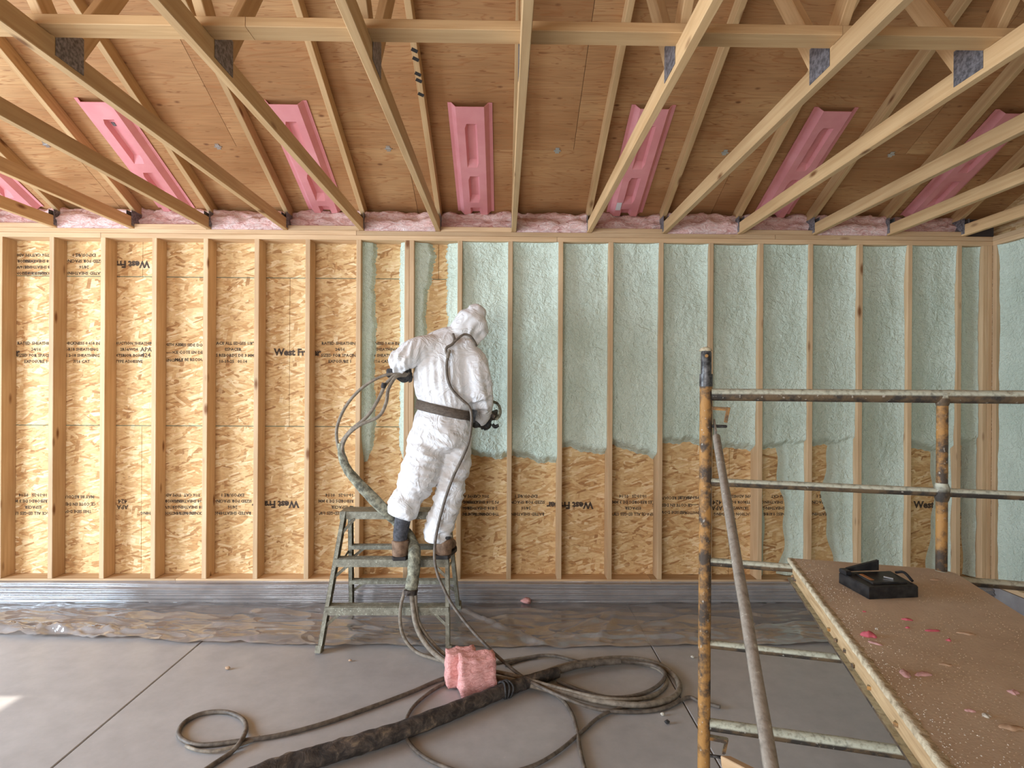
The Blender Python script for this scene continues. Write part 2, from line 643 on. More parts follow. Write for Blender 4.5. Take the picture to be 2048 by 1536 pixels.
t = NT('dusty_plank_top', 0.85)
v = t.coords()
n1 = t.noise(v, 5, 5, 0.65)
n2 = t.noise(v, 130, 4, 0.7)
n3 = t.noise(t.coords((4, 4, 4)), 3, 3)
c = t.ramp(n1, [(0.3, (0.55, 0.44, 0.325)), (0.7, (0.70, 0.585, 0.45))])
c = t.mix(t.math('MULTIPLY', t.val(n2, [(0.56, 0.0), (0.66, 1.0)]), t.val(n3, [(0.45, 0.1), (0.65, 0.9)])), c, (0.60, 0.52, 0.41))
c = t.mix(t.val(n2, [(0.30, 0.6), (0.38, 0.0)]), c, (0.30, 0.22, 0.15))
t.color(c).bump(n2, 0.0015, 0.5)
M['plank'] = t.m
t = NT('plank_side_wood', 0.75)
t.color(t.ramp(t.noise(t.coords((1, 1, 14)), 8, 4), [(0.3, (0.34, 0.215, 0.10)), (0.7, (0.56, 0.40, 0.22))]))
M['plankside'] = t.m
t = NT('pale_crust', 0.9)
n1 = t.noise(t.coords(), 60, 4)
t.color(t.ramp(n1, [(0.3, (0.34, 0.27, 0.17)), (0.6, (0.60, 0.52, 0.36))])).bump(n1, 0.006, 0.7)
M['crust'] = t.m
t = NT('black_plastic', 0.45)
t.color(t.ramp(t.noise(t.coords(), 40, 3), [(0.4, (0.012, 0.012, 0.013)), (0.75, (0.04, 0.038, 0.036))]))
M['plastic'] = t.m
t = NT('orange_label', 0.6)
t.color((0.40, 0.17, 0.06))
M['orange'] = t.m
t = NT('clear_bright_metal', 0.35)
t.b.inputs['Metallic'].default_value = 0.8
t.color((0.55, 0.55, 0.55))
M['metal'] = t.m
for nm, cc in (('scrap_pink', (0.72, 0.16, 0.20)), ('scrap_pale', (0.74, 0.44, 0.42)), ('scrap_tan', (0.58, 0.39, 0.25)), ('scrap_white', (0.72, 0.67, 0.56)), ('dust', (0.52, 0.42, 0.31))):
    t = NT(nm, 0.8)
    n1 = t.noise(t.coords(), 50, 3)
    t.color(t.ramp(n1, [(0.3, [x * 0.7 for x in cc]), (0.7, cc)])).bump(n1, 0.004, 0.5)
    M[nm] = t.m

t = NT('white_print', 0.6)
t.color((0.80, 0.74, 0.72))
M['white'] = t.m

# ------------------------------------------------------------------ floor
ZP0, ZS0, ZS1, ZP1 = 0.15, 0.19, 2.922, 2.998      # curb top, stud bottom, stud top, top-plate top
floor = MB().box((-0.75, 0.7, -0.075), (9.9, 8.6, 0.11)).build('floor', M['joint'])
floor['kind'] = 'structure'
jx = [-5.68, -2.045, 1.005, 4.17]
jy = [-3.58, -1.2, 1.85, 4.9]
for i in range(3):
    for j in range(3):
        x0, x1, y0, y1 = jx[i], jx[i + 1], jy[j], jy[j + 1]
        g = 0.003
        v = [(x0 + g, y0 + g, -0.03), (x1 - g, y0 + g, -0.03), (x1 - g, y1 - g, -0.03), (x0 + g, y1 - g, -0.03)]
        e = 0.004
        v += [(x0 + g, y0 + g, -e), (x1 - g, y0 + g, -e), (x1 - g, y1 - g, -e), (x0 + g, y1 - g, -e)]
        v += [(x0 + g + e, y0 + g + e, 0), (x1 - g - e, y0 + g + e, 0), (x1 - g - e, y1 - g - e, 0), (x0 + g + e, y1 - g - e, 0)]
        f = [(3, 2, 1, 0), (8, 9, 10, 11)]
        for b in (0, 4):
            f += [(b + k, b + (k + 1) % 4, b + 4 + (k + 1) % 4, b + 4 + k) for k in range(4)]
        obj('concrete_slab', v, f, M['concrete'], floor)

# ------------------------------------------------------------------ back wall
YS = YB + 0.14                      # face of the sheathing
wall_back = struct('wall_back', (0, YB, 0))
SX = [0.046 + 0.408 * k for k in range(-13, 10)]
stud_x = [x for x in SX if x < 3.8]
pan = []                            # sheathing sheets: (x0, x1, z0, z1, object)
rows = [(0.17, 1.407, -0.55), (1.407, 2.636, 0.66), (2.636, 3.0, -0.55)]
for z0, z1, off in rows:
    x = off - 2.4384 * 4
    while x < 4.2:
        a, b = max(x, XL - 0.15), min(x + 2.4384, 4.15)
        if b - a > 0.05:
            o = MB().box(((a + b) / 2, YS + 0.0055, (z0 + z1) / 2), (b - a - 0.003, 0.011, z1 - z0 - 0.006)).build('sheathing_panel', M['osb'], wall_back)
            pan.append((a, b, z0, z1, o))
            if z0 > 1:
                MB().box(((a + b) / 2, YS + 0.007, z0), (b - a - 0.004, 0.008, 0.0065)).build('panel_edge', M['green'], o)
        x += 2.4384
MB().box((-0.7, YS + 0.02, 1.6), (9.7, 0.012, 3.2)).build('weather_barrier', M['joint'], wall_back)
for x in stud_x:
    if abs(x - SX[11]) < 0.01:      # the doubled stud beside the person
        lumber('stud', (x - 0.0195, YB + 0.07, ZS0), (x - 0.0195, YB + 0.07, ZS1), 0.038, 0.14, M['lumber'], wall_back)
        lumber('stud', (x + 0.0195, YB + 0.07, ZS0), (x + 0.0195, YB + 0.07, ZS1), 0.038, 0.14, M['lumber'], wall_back)
    else:
        lumber('stud', (x, YB + 0.07, ZS0), (x, YB + 0.07, ZS1), 0.038, 0.14, M['lumber'], wall_back)
for x in (XR - 0.0195, XR - 0.0585):
    lumber('stud', (x, YB + 0.07, ZS0), (x, YB + 0.07, ZS1), 0.038, 0.14, M['lumber'], wall_back)
for x0, x1 in ((XL - 0.14, -2.63), (-2.627, 1.2), (1.203, 4.13)):
    lumber('bottom_plate', (x0, YB + 0.07, ZP0 + 0.019), (x1, YB + 0.07, ZP0 + 0.019), 0.038, 0.14, M['lumber'], wall_back, (0, 0, 1))
for x0, x1 in ((XL - 0.14, -3.24), (-3.237, 0.42), (0.423, 4.13)):
    lumber('top_plate', (x0, YB + 0.07, ZS1 + 0.019), (x1, YB + 0.07, ZS1 + 0.019), 0.038, 0.14, M['lumber'], wall_back, (0, 0, 1))
for x0, x1 in ((XL - 0.14, -1.2), (-1.197, 2.2), (2.203, 4.13)):
    lumber('top_plate', (x0, YB + 0.073, ZS1 + 0.0575), (x1, YB + 0.073, ZS1 + 0.0575), 0.037, 0.136, M['lumber'], wall_back, (0, 0, 1))
MB().box((-0.75, YB + 0.10, ZP0 / 2), (9.8, 0.2, ZP0 - 0.002)).build('curb', M['curb'], wall_back)

# ---- stamped lettering on the sheathing
TXT = {
    'rated': ('RATED SHEATHING\n24/16\nSIZED FOR SPACING\nEXPOSURE 1', 0.0345, 0.058),
    'thick': ('THICKNESS 0.418 IN\n2-R18 SHEATHING\nPS 2-18 SHEATHING\n7/16 CAT', 0.0335, 0.058),
    'constr': ('CONSTRUCTION SHEATHING\n2R16/W24\nEXTERIOR BOND\nTYPE ADHESIVE', 0.0325, 0.058),
    'apa': ('APA\n424', 0.050, 0.054),
    'axis': ('STRENGTH AXIS\n------->\nAXE PRINCIPALE', 0.031, 0.075),
    'side': ('THIS SIDE DOWN\nCE COTE EN DESSOUS\nMAY BE RECOUVERT', 0.0335, 0.07),
    'space': ('SPACE ALL EDGES 1/8"\nESPACER\nLES REBORDS DE 3 MM\n10-10-25   01:14', 0.0345, 0.058),
    'logo': ('West Fraser', 0.077, 0.1),
}
_txt = {}


def text_mesh(kind):
    if kind in _txt:
        return _txt[kind]
    body, size, lead = TXT[kind]
    cu = bpy.data.curves.new('stamp', 'FONT')
    cu.body = body
    cu.size = size
    cu.space_line = lead / size * 0.86
    cu.align_x, cu.align_y = 'CENTER', 'CENTER'
    cu.resolution_u = 2 if kind == 'logo' else 1
    cu.offset = 0.0036 if kind == 'logo' else 0.0011
    if kind == 'logo':
        cu.space_character = 0.98
    o = bpy.data.objects.new('stamp', cu)
    C.objects.link(o)
    dg = bpy.context.evaluated_depsgraph_get()
    me = bpy.data.meshes.new_from_object(o.evaluated_get(dg))
    bpy.data.objects.remove(o)
    me.materials.clear()
    me.materials.append(M['ink'] if kind in ('logo', 'apa') else M['ink2'])
    _txt[kind] = me
    return me


def stamp(kind, px, py, flip):
    p = P(px, py, YS - 0.0012)
    par = next((o for a, b, z0, z1, o in pan if a <= p.x <= b and z0 <= p.z <= z1), wall_back)
    mw = Matrix.Translation(p) @ Matrix.Rotation(math.pi if flip else 0, 4, 'Y') @ Matrix.Rotation(math.pi / 2, 4, 'X')
    return link('printed_stamp', text_mesh(kind), None, par, mw)


for row in (
    (705, 0, (('logo', -8), ('rated', 72), ('thick', 163), ('constr', 258), ('apa', 292), ('axis', 338), ('side', 388), ('space', 466), ('logo', 595), ('rated', 680), ('thick', 762))),
    (1008, 1, (('logo', 551), ('rated', 465), ('thick', 384), ('constr', 335), ('apa', 245), ('side', 150), ('space', 66), ('space', 679))),
    (1010, 1, (('logo', 1140), ('rated', 1052), ('thick', 962), ('constr', 925), ('space', 1266), ('side', 1345), ('axis', 1386), ('apa', 1434), ('constr', 1480), ('thick', 1558), ('rated', 1655))),
    (1010, 0, (('logo', 1873),)),
    (1010, 1, (('space', 1945),)),
    (528, 1, (('logo', 252), ('rated', 168), ('thick', 82), ('constr', 40))),
):
    for kind, px in row[2]:
        stamp(kind, px, row[0], row[1])

# ---- sprayed foam, one filling per bay
def foam_bay(x0, x1, field, z0=ZS0 + 0.004, z1=ZS1 - 0.002, seed=0, nx=40, nz=250, wall='back'):
    xs = np.linspace(x0 + 0.001, x1 - 0.001, nx)
    zs = np.linspace(z0, z1, nz)
    X, Z = np.meshgrid(xs, zs)
    T = field(X, Z, X - x0, x1 - X)
    V, keep = [], []
    for j in range(nz):
        for i in range(nx):
            x, z, th = X[j, i], Z[j, i], T[j, i]
            q = Vector((x * 9 + seed, z * 6, seed * 3.3))
            n = noise.noise(q) * 0.007 + noise.noise(q * 3.1) * 0.0045
            n2 = noise.noise(q * 0.5) * 0.012
            th2 = th + (n + n2) * min(1.0, max(0, th) / 0.05)
            keep.append(th2 > 0.0)
            th2 = max(min(th2, 0.137), -0.004)
            V.append((x, YS - th2, z) if wall == 'back' else (XR + 0.14 - th2, x, z))
    Fc = []
    for j in range(nz - 1):
        for i in range(nx - 1):
            q = (j * nx + i, j * nx + i + 1, (j + 1) * nx + i + 1, (j + 1) * nx + i)
            if any(keep[k] for k in q):
                Fc.append(q if wall == 'back' else q[::-1])
    me = bpy.data.meshes.new('spray_foam')
    me.from_pydata(V, [], Fc)
    bm = bmesh.new()
    bm.from_mesh(me)
    bmesh.ops.delete(bm, geom=[v for v in bm.verts if not v.link_faces], context='VERTS')
    bm.to_mesh(me)
    bm.free()
    return me


def zpix(py, px=1100):
    return P(px, py, YS - 0.05).z


def wav(X, s, a=0.02, k=6.0):
    return a * np.sin(X * k + s) + a * 0.6 * np.sin(X * k * 2.7 + s * 2.1)


def full(py0, py1, lw=0.0, rw=0.0, depth=0.085, seed=0.0):
    """foam down to pixel row py0 (left) .. py1 (right); lw, rw: strips that go on to the bottom plate"""
    za, zb = zpix(py0), zpix(py1)

    def fld(X, Z, dl, dr):
        w_ = dl + dr
        edge = za + (zb - za) * dl / w_ + wav(X, seed, 0.012, 9) + wav(X, seed * 3, 0.006, 41) + 0.05 * np.exp(-dl / 0.03) * 0
        body = smooth01(Z, edge - 0.012, edge + 0.07)
        t_ = -0.004 + body * (depth + 0.030 * np.exp(-dl / 0.035) + 0.034 * np.exp(-dr / 0.04) + 0.02 * np.exp(-(ZS1 - Z) / 0.05))
        for d, sw, sd_ in ((dl, lw, 1.3), (dr, rw, 4.1)):
            if sw:
                ww = sw * (1 + 0.25 * np.sin(Z * 5 + seed + sd_) + 0.1 * np.sin(Z * 17 + seed))
                t_ = np.maximum(t_, (1 - smooth01(d, ww * 0.55, ww)) * (0.049 + 0.04 * np.exp(-d / 0.03)) - 0.004)
        return t_
    return fld


def strips(lf, rf, zbot_px, seed):
    zb = zpix(zbot_px)

    def fld(X, Z, dl, dr):
        q = smooth01(Z, zb - 0.12, zb + 0.12)
        t_ = np.full_like(X, -0.004)
        for d, fn, s in ((dl, lf, 0.0), (dr, rf, 2.0)):
            ww = fn(Z) * (1 + 0.08 * np.sin(Z * 9 + seed + s) + 0.06 * np.sin(Z * 31 + seed) + 0.07 * np.sin(Z * 173 + 5 * np.sin(Z * 57))) * (0.45 + 0.55 * q)
            t_ = np.maximum(t_, (1 - smooth01(d, ww * 0.72, ww)) * (0.054 + 0.045 * np.exp(-d / 0.03)) * q - 0.004)
        return t_
    return fld


c0 = lambda k: SX[13 + k]
h = 0.019
bays = []
bays.append((c0(-3) + h, c0(-2) - 2 * h, strips(lambda Z: 0.090 + 0 * Z, lambda Z: 0.060 + 0 * Z, 905, 0.7)))
bays.append((c0(-2) + 2 * h, c0(-1) - h, strips(lambda Z: 0.085 + 0.065 * smooth01(Z, 2.35, 2.9), lambda Z: 0.095 + 0.02 * smooth01(Z, 2.6, 2.9), 880, 2.2)))
spec = [(908, 918, 0, 0), (914, 926, 0, 0), (898, 908, 0, 0), (892, 916, 0, 0), (886, 890, 0, 0), (893, 902, 0, 0),
        (894, 892, 0.07, 0.17), (888, 886, 0.035, 0.18), (1400, 1400, 0, 0), (893, 900, 0.03, 0.12)]
for k, (a, b, lw, rw) in enumerate(spec):
    bays.append((c0(k - 1) + h, c0(k) - h, full(a, b, lw, rw, 0.080 + 0.012 * math.sin(k * 2.3), k * 1.7)))
bays.append((c0(9) + h, XR - 0.079, full(888, 886, 0, 0.06, 0.07, 5.5)))
for k, (x0, x1, fld) in enumerate(bays):
    o = link('spray_foam', foam_bay(x0, x1, fld, seed=k * 7.3), M['foam'], wall_back, None, True)

# blocking on the plate in the bays that hold a vent baffle is built with the trusses
# ------------------------------------------------------------------ other walls
wall_right = struct('wall_right', (XR, 0, 0))
lumber('stud', (XR + 0.07, YB - 0.019, ZS0), (XR + 0.07, YB - 0.019, ZS1), 0.14, 0.038, M['lumber'], wall_right, (1, 0, 0))
yy = [YB - 0.019 - 0.4064 * k for k in range(0, 20)]
for k, y in enumerate(yy[1:]):
    lumber('stud', (XR + 0.07, y, ZS0), (XR + 0.07, y, ZS1), 0.14, 0.038, M['lumber'], wall_right, (1, 0, 0))
for k in range(len(yy) - 1):
    near = k < 4
    fl = full(1400, 1400, 0, 0, 0.085, k * 2.1)
    link('spray_foam', foam_bay(yy[k + 1] + h, yy[k] - h, fl, seed=90 + k * 5.1, nx=24 if near else 8, nz=120 if near else 30, wall='right'), M['foam'], wall_right, None, True)
for z, nm in ((ZP0 + 0.019, 'bottom_plate'), (ZS1 + 0.019, 'top_plate'), (ZS1 + 0.057, 'top_plate')):
    lumber(nm, (XR + 0.07, YF - 0.1, z), (XR + 0.07, YB - 0.001, z), 0.038, 0.14, M['lumber'], wall_right, (0, 0, 1))
MB().box((XR + 0.09, 0.63, ZP0 / 2), (0.2, 8.05, ZP0 - 0.002)).build('curb', M['curb'], wall_right)
MB().box((XR + 0.147, 0.63, 1.56), (0.011, 8.3, 2.86)).build('sheathing_panel', M['osb'], wall_right)

SLOPE, ZD = 0.46, 3.253              # roof pitch and height of the deck's underside over the plate
PEAK = (YB + YF) / 2


def deck(Y):
    return ZD + SLOPE * ((YB - Y) if Y > PEAK else (Y - YF))


def gable(name, X, par):
    v = [(X, YF - 0.5, ZP1), (X, YB + 0.15, ZP1), (X, YB + 0.15, deck(YB + 0.15)), (X, PEAK, deck(PEAK)), (X, YF - 0.5, deck(YF - 0.5))]
    v += [(a + 0.012, b, c_) for a, b, c_ in v]
    f = [(4, 3, 2, 1, 0), (5, 6, 7, 8, 9)] + [(i, (i + 1) % 5, 5 + (i + 1) % 5, 5 + i) for i in range(5)]
    return obj(name, v, f, M['osb'], par)


gable('gable_sheathing', XR + 0.135, wall_right)

wall_left = struct('wall_left', (XL, 0, 0))
DY0, DY1, DH = 0.30, 3.26, 2.7
for a, b, z0, z1 in ((YF - 0.15, DY0, 0.02, 2.99), (DY1, YB + 0.13, 0.02, 2.99), (DY0, DY1, DH + 0.02, 2.99)):
    MB().box((XL - 0.147, (a + b) / 2, (z0 + z1) / 2), (0.011, b - a - 0.002, z1 - z0)).build('sheathing_panel', M['osb'], wall_left)
for y in [YF + 0.02 + 0.4064 * k for k in range(0, 20)] + [DY0 - 0.02, DY1 + 0.02]:
    if not (DY0 - 0.01 < y < DY1 + 0.01):
        lumber('stud', (XL - 0.07, y, ZS0), (XL - 0.07, y, ZS1), 0.14, 0.038, M['lumber'], wall_left, (1, 0, 0))
MB().box((XL - 0.07, (DY0 + DY1) / 2, DH + 0.105), (0.14, DY1 - DY0 - 0.002, 0.20)).build('door_header', M['lumber'], wall_left)
for z in (ZS1 + 0.019, ZS1 + 0.057):
    lumber('top_plate', (XL - 0.07, YF - 0.1, z), (XL - 0.07, YB - 0.001, z), 0.038, 0.14, M['lumber'], wall_left, (0, 0, 1))
gable('gable_sheathing', XL - 0.153, wall_left)

wall_front = struct('wall_front', (0, YF, 0))
FX0, FX1 = -5.1, -1.5
for a, b, z0, z1 in ((XL - 0.14, FX0, 0.02, 2.99), (FX1, 0.6, 0.02, 2.99), (1.8, XR + 0.14, 0.02, 2.99), (0.6, 1.8, 0.02, 0.9), (0.6, 1.8, 2.1, 2.99), (FX0, FX1, DH + 0.02, 2.99)):
    MB().box(((a + b) / 2, YF - 0.147, (z0 + z1) / 2), (b - a - 0.002, 0.011, z1 - z0)).build('sheathing_panel', M['osb'], wall_front)
for k in range(0, 24):
    x = XL + 0.03 + 0.4064 * k
    if not (FX0 - 0.02 < x < FX1 + 0.02) and not (0.55 < x < 1.85) and x < XR:
        lumber('stud', (x, YF - 0.07, ZS0), (x, YF - 0.07, ZS1), 0.038, 0.14, M['lumber'], wall_front)
win = MB().box((0.58, YF - 0.07, 1.5), (0.038, 0.14, 1.28)).box((1.82, YF - 0.07, 1.5), (0.038, 0.14, 1.28)).box((1.2, YF - 0.07, 0.88), (1.2, 0.14, 0.038)).box((1.2, YF - 0.07, 2.12), (1.2, 0.14, 0.038)).build('added_window', M['lumber'])  # invented opening behind the camera, added to go with the highlight lamp
win['kind'] = 'structure'
MB().box(((FX0 + FX1) / 2, YF - 0.07, DH + 0.105), (FX1 - FX0 - 0.002, 0.14, 0.20)).build('door_header', M['lumber'], wall_front)
for z in (ZS1 + 0.019, ZS1 + 0.057):
    lumber('top_plate', (XL - 0.0, YF - 0.07, z), (XR - 0.001, YF - 0.07, z), 0.038, 0.14, M['lumber'], wall_front, (0, 0, 1))

# ------------------------------------------------------------------ roof deck
ceiling = struct('ceiling', (0, PEAK, deck(PEAK)))
nrm = Vector((0, SLOPE, 1)).normalized()


def sheet(x0, x1, y0, y1, sgn):
    """plywood between horizontal y0<y1 on the far (sgn 1) or near (-1) slope"""
    g = 0.0015
    v = []
    for dz in (0.0, 0.0125):
        for x, y in ((x0 + g, y0 + g), (x1 - g, y0 + g), (x1 - g, y1 - g), (x0 + g, y1 - g)):
            v.append((x, y, deck(y) + dz))
    f = [(3, 2, 1, 0), (4, 5, 6, 7)] + [(i, (i + 1) % 4, 4 + (i + 1) % 4, 4 + i) for i in range(4)]
    c_ = Vector(((x0 + x1) / 2, (y0 + y1) / 2, deck((y0 + y1) / 2)))
    me = bpy.data.meshes.new('plywood_sheet')
    me.from_pydata([tuple(Vector(p) - c_) for p in v], [], f)
    me.update()
    return link('plywood_sheet', me, M['ply'], ceiling, Matrix.Translation(c_))


for s_ in (1, -1):                                # unseen membrane added over the deck to stop light leaking through seams
    ya = YB + 0.65 if s_ == 1 else YF - 0.65
    v = [(x, y, deck(y) + 0.0135 + e) for e in (0, 0.004) for x, y in ((XL - 0.3, ya), (XR + 0.3, ya), (XR + 0.3, PEAK), (XL - 0.3, PEAK))]
    obj('seam_light_blocker', v, [(3, 2, 1, 0), (4, 5, 6, 7)] + [(i, (i + 1) % 4, 4 + (i + 1) % 4, 4 + i) for i in range(4)], M['joint'], ceiling)
dy = 1.2192 / math.sqrt(1 + SLOPE ** 2)
edges = []
y = 4.2 + dy
TX = [0.072 + 0.6135 * k for k in range(-9, 7)]
while y > PEAK + 0.02:
    edges.append((max(y - dy, PEAK), y))
    y -= dy
for r_, (y0, y1) in enumerate(edges):
    for sgn in (1, -1):
        a, b = (y0, y1) if sgn == 1 else (2 * PEAK - y1, 2 * PEAK - y0)
        x = XL - 0.2 - (1.22 if r_ % 2 else 0.0) + 0.1
        while x < XR + 0.15:
            q0, q1 = max(x, XL - 0.15), min(x + 2.4384, XR + 0.14)
            if q1 - q0 > 0.05:
                sheet(q0, q1, a, b, sgn)
            x += 2.4384
for x in [a + 0.3048 for a in TX[:-1]]:           # metal clips between the sheets
    p = Vector((x, 4.2, deck(4.2) - 0.002))
    MB().box(p, (0.028, 0.05, 0.004), Matrix.Rotation(-math.atan(SLOPE), 3, 'X')).box(p + Vector((0, 0, -0.002)), (0.05, 0.012, 0.004), Matrix.Rotation(-math.atan(SLOPE), 3, 'X')).build('sheathing_clip', M['metal'], ceiling)

# ------------------------------------------------------------------ trusses
BC = 0.089
ZB0 = ZP1 + 0.001
cosr = 1 / math.sqrt(1 + SLOPE ** 2)
WY = 2.34                                        # bottom panel point
order = ['first', 'second', 'third', 'fourth', 'fifth', 'sixth', 'seventh', 'eighth', 'ninth', 'tenth', 'eleventh', 'twelfth', 'thirteenth', 'fourteenth', 'fifteenth', 'sixteenth']
for k, x in enumerate(TX):
    vis = k - 3                                  # the first three stand left of the frame
    if k < 3:
        lab = 'spruce roof truss out of sight past the left edge, ' + ('farthest out', 'second farthest out', 'next to the leftmost visible one')[k]
    else:
        lab = 'spruce roof truss, %s visible one from the left along the wall top' % order[vis]
    tr_ = thing('roof_truss', lab, 'roof truss', (x, PEAK, ZB0), 'spruce roof trusses')
    lumber('bottom_chord', (x, YF - 0.02, ZB0 + BC / 2), (x, YB + 0.10, ZB0 + BC / 2), 0.038, BC, M['truss'], tr_)
    off = BC / 2 / cosr
    for s in (1, -1):
        ye = YB + 0.13 if s == 1 else YF - 0.13
        lumber('top_chord', (x, ye, deck(ye) - off - 0.001), (x, PEAK + 0.001 * s, deck(PEAK) - off - 0.001), 0.038, BC, M['truss'], tr_)
        if s == 1 and k == 8:                    # black spray marks on one chord
            for yy_ in (3.42, 3.47, 3.56, 3.60, 3.69, 3.02, 3.07, 3.12):
                MB().box((x, yy_, deck(yy_) - 2 * off - 0.0018), (0.039, 0.022, 0.0015), Matrix.Rotation(-math.atan(SLOPE), 3, 'X') @ Matrix.Rotation(0.5, 3, 'Z')).build('paint_mark', M['bootblack'], tr_)
        wy = WY if s == 1 else 2 * PEAK - WY
        ty = 2.93 if s == 1 else 2 * PEAK - 2.93
        lumber('web', (x, wy + 0.035 * s, ZB0 + BC), (x, ty, deck(ty) - 0.09), 0.038, BC, M['truss'], tr_)
        lumber('web', (x, wy - 0.035 * s, ZB0 + BC), (x, PEAK + 0.02 * s, deck(PEAK) - 0.12), 0.038, BC, M['truss'], tr_)
        for e in (-1, 1):
            xp = x + e * 0.0202
            # plate at the bottom panel point: a skewed strip standing proud of the chord
            g = MB()
            y0, y1 = wy - 0.075, wy + 0.075
            q = [(xp, y0, ZB0 + 0.02), (xp, y1, ZB0 + 0.02), (xp, y1, ZB0 + 0.17), (xp, y0, ZB0 + 0.17)]
            g.add(q + [(a + e * 0.0012, b, c_) for a, b, c_ in q], [(0, 1, 2, 3), (7, 6, 5, 4)] + [(i, (i + 1) % 4, 4 + (i + 1) % 4, 4 + i) for i in range(4)])
            g.build('gusset_plate', M['plate'], tr_)
            if s == 1:
                MB().box((xp, YB + 0.035, ZB0 + 0.075), (0.0014, 0.13, 0.125)).build('gusset_plate', M['plate'], tr_)

brace_y = 2.18
bz = ZB0 + BC + 0.0195
lb = thing('lateral_brace', 'long flat spruce board laid across the truss bottom chords overhead', 'board', (0, brace_y + 0.045, bz))
for a, b in ((TX[0] - 0.1, -0.98), (-0.978, 1.28), (1.282, XR - 0.05)):
    lumber('board', (a, brace_y + 0.0445, bz), (b, brace_y + 0.0445, bz), 0.038, BC, M['truss'], lb, (0, 0, 1))

# blocking, baffles and batts between the trusses
A_ = [(-0.155, 0.002), (-0.130, 0.002), (-0.098, 0.042), (-0.045, 0.042), (-0.030, 0.006), (0.030, 0.006), (0.045, 0.042), (0.098, 0.042), (0.130, 0.002), (0.155, 0.002)]
Bv = [0.0, 0.085, 0.087, 0.145, 0.20, 0.40, 0.44, 0.53, 0.58, 0.90, 0.94, 1.08]
well = [1, 1, 0, 0, 1, 1, 0, 0, 1, 1, 0, 0]       # recessed along the middle?


def baffle(xc, name_label):
    s_dir = Vector((0, -cosr, SLOPE * cosr))
    o0 = Vector((xc, YB + 0.105, deck(YB + 0.105) - 0.004))
    down = -nrm
    v, f = [], []
    for j, b in enumerate(Bv):
        lip = 0.0
        for i, (a, hh) in enumerate(A_):
            if i in (4, 5) and not well[j]:
                hh = 0.042
            v.append(o0 + Vector((a * 0.96, 0, 0)) + s_dir * b * 0.955 + down * hh)
    n = len(A_)
    for j in range(len(Bv) - 1):
        for i in range(n - 1):
            f.append((j * n + i, j * n + i + 1, (j + 1) * n + i + 1, (j + 1) * n + i))
    o = obj('vent_baffle', v, f, M['baffle'], None)
    m = o.modifiers.new('thickness', 'SOLIDIFY')
    m.thickness = 0.004
    m.offset = 0
    return tag(o, name_label, 'vent baffle', 'pink vent baffles under the roof deck')


def batt(x0, x1, hgt, seed, label, ystart=0.02):
    nx, nz = 26, 16
    v, f = [], []
    prof = []
    for j in range(nz):                         # over the top from front to the back against the deck
        q = j / (nz - 1)
        ang = q * math.pi / 2
        prof.append((YB + ystart + 0.11 * (1 - math.cos(ang)) , ZP1 + 0.002 + hgt * math.sin(ang) ** 0.6))
    for j, (py_, pz_) in enumerate(prof):
        for i in range(nx):
            u = i / (nx - 1)
            x = x0 + (x1 - x0) * u
            q = Vector((x * 9 + seed, py_ * 9, pz_ * 12))
            d = noise.noise(q) * 0.022 + noise.noise(q * 2.6) * 0.010 + noise.noise(q * 6.0) * 0.005
            k = min(1.0, j / 2.0)
            ridge = 0.016 * math.sin(pz_ * 70 + 3.0 * noise.noise(Vector((x * 5, seed, 0))))
            z = pz_ + k * d * 0.9
            y_ = py_ - k * (d + ridge)
            z = min(z, deck(y_) - 0.003)
            v.append((x, y_, max(z, ZP1 + 0.001)))
    # closed behind and below
    base = len(v)
    for i in range(nx):
        u = i / (nx - 1)
        v.append((x0 + (x1 - x0) * u, YB + 0.135, ZP1 + 0.002))
    for j in range(nz - 1):
        for i in range(nx - 1):
            f.append((j * nx + i, j * nx + i + 1, (j + 1) * nx + i + 1, (j + 1) * nx + i))
    for i in range(nx - 1):
        f.append(((nz - 1) * nx + i, (nz - 1) * nx + i + 1, base + i + 1, base + i))
        f.append((i + 1, i, base + i, base + i + 1))
    o = obj('insulation_batt', v, f, M['batt'], None, True)
    return tag(o, label, 'insulation', 'pink insulation batts at the eave')


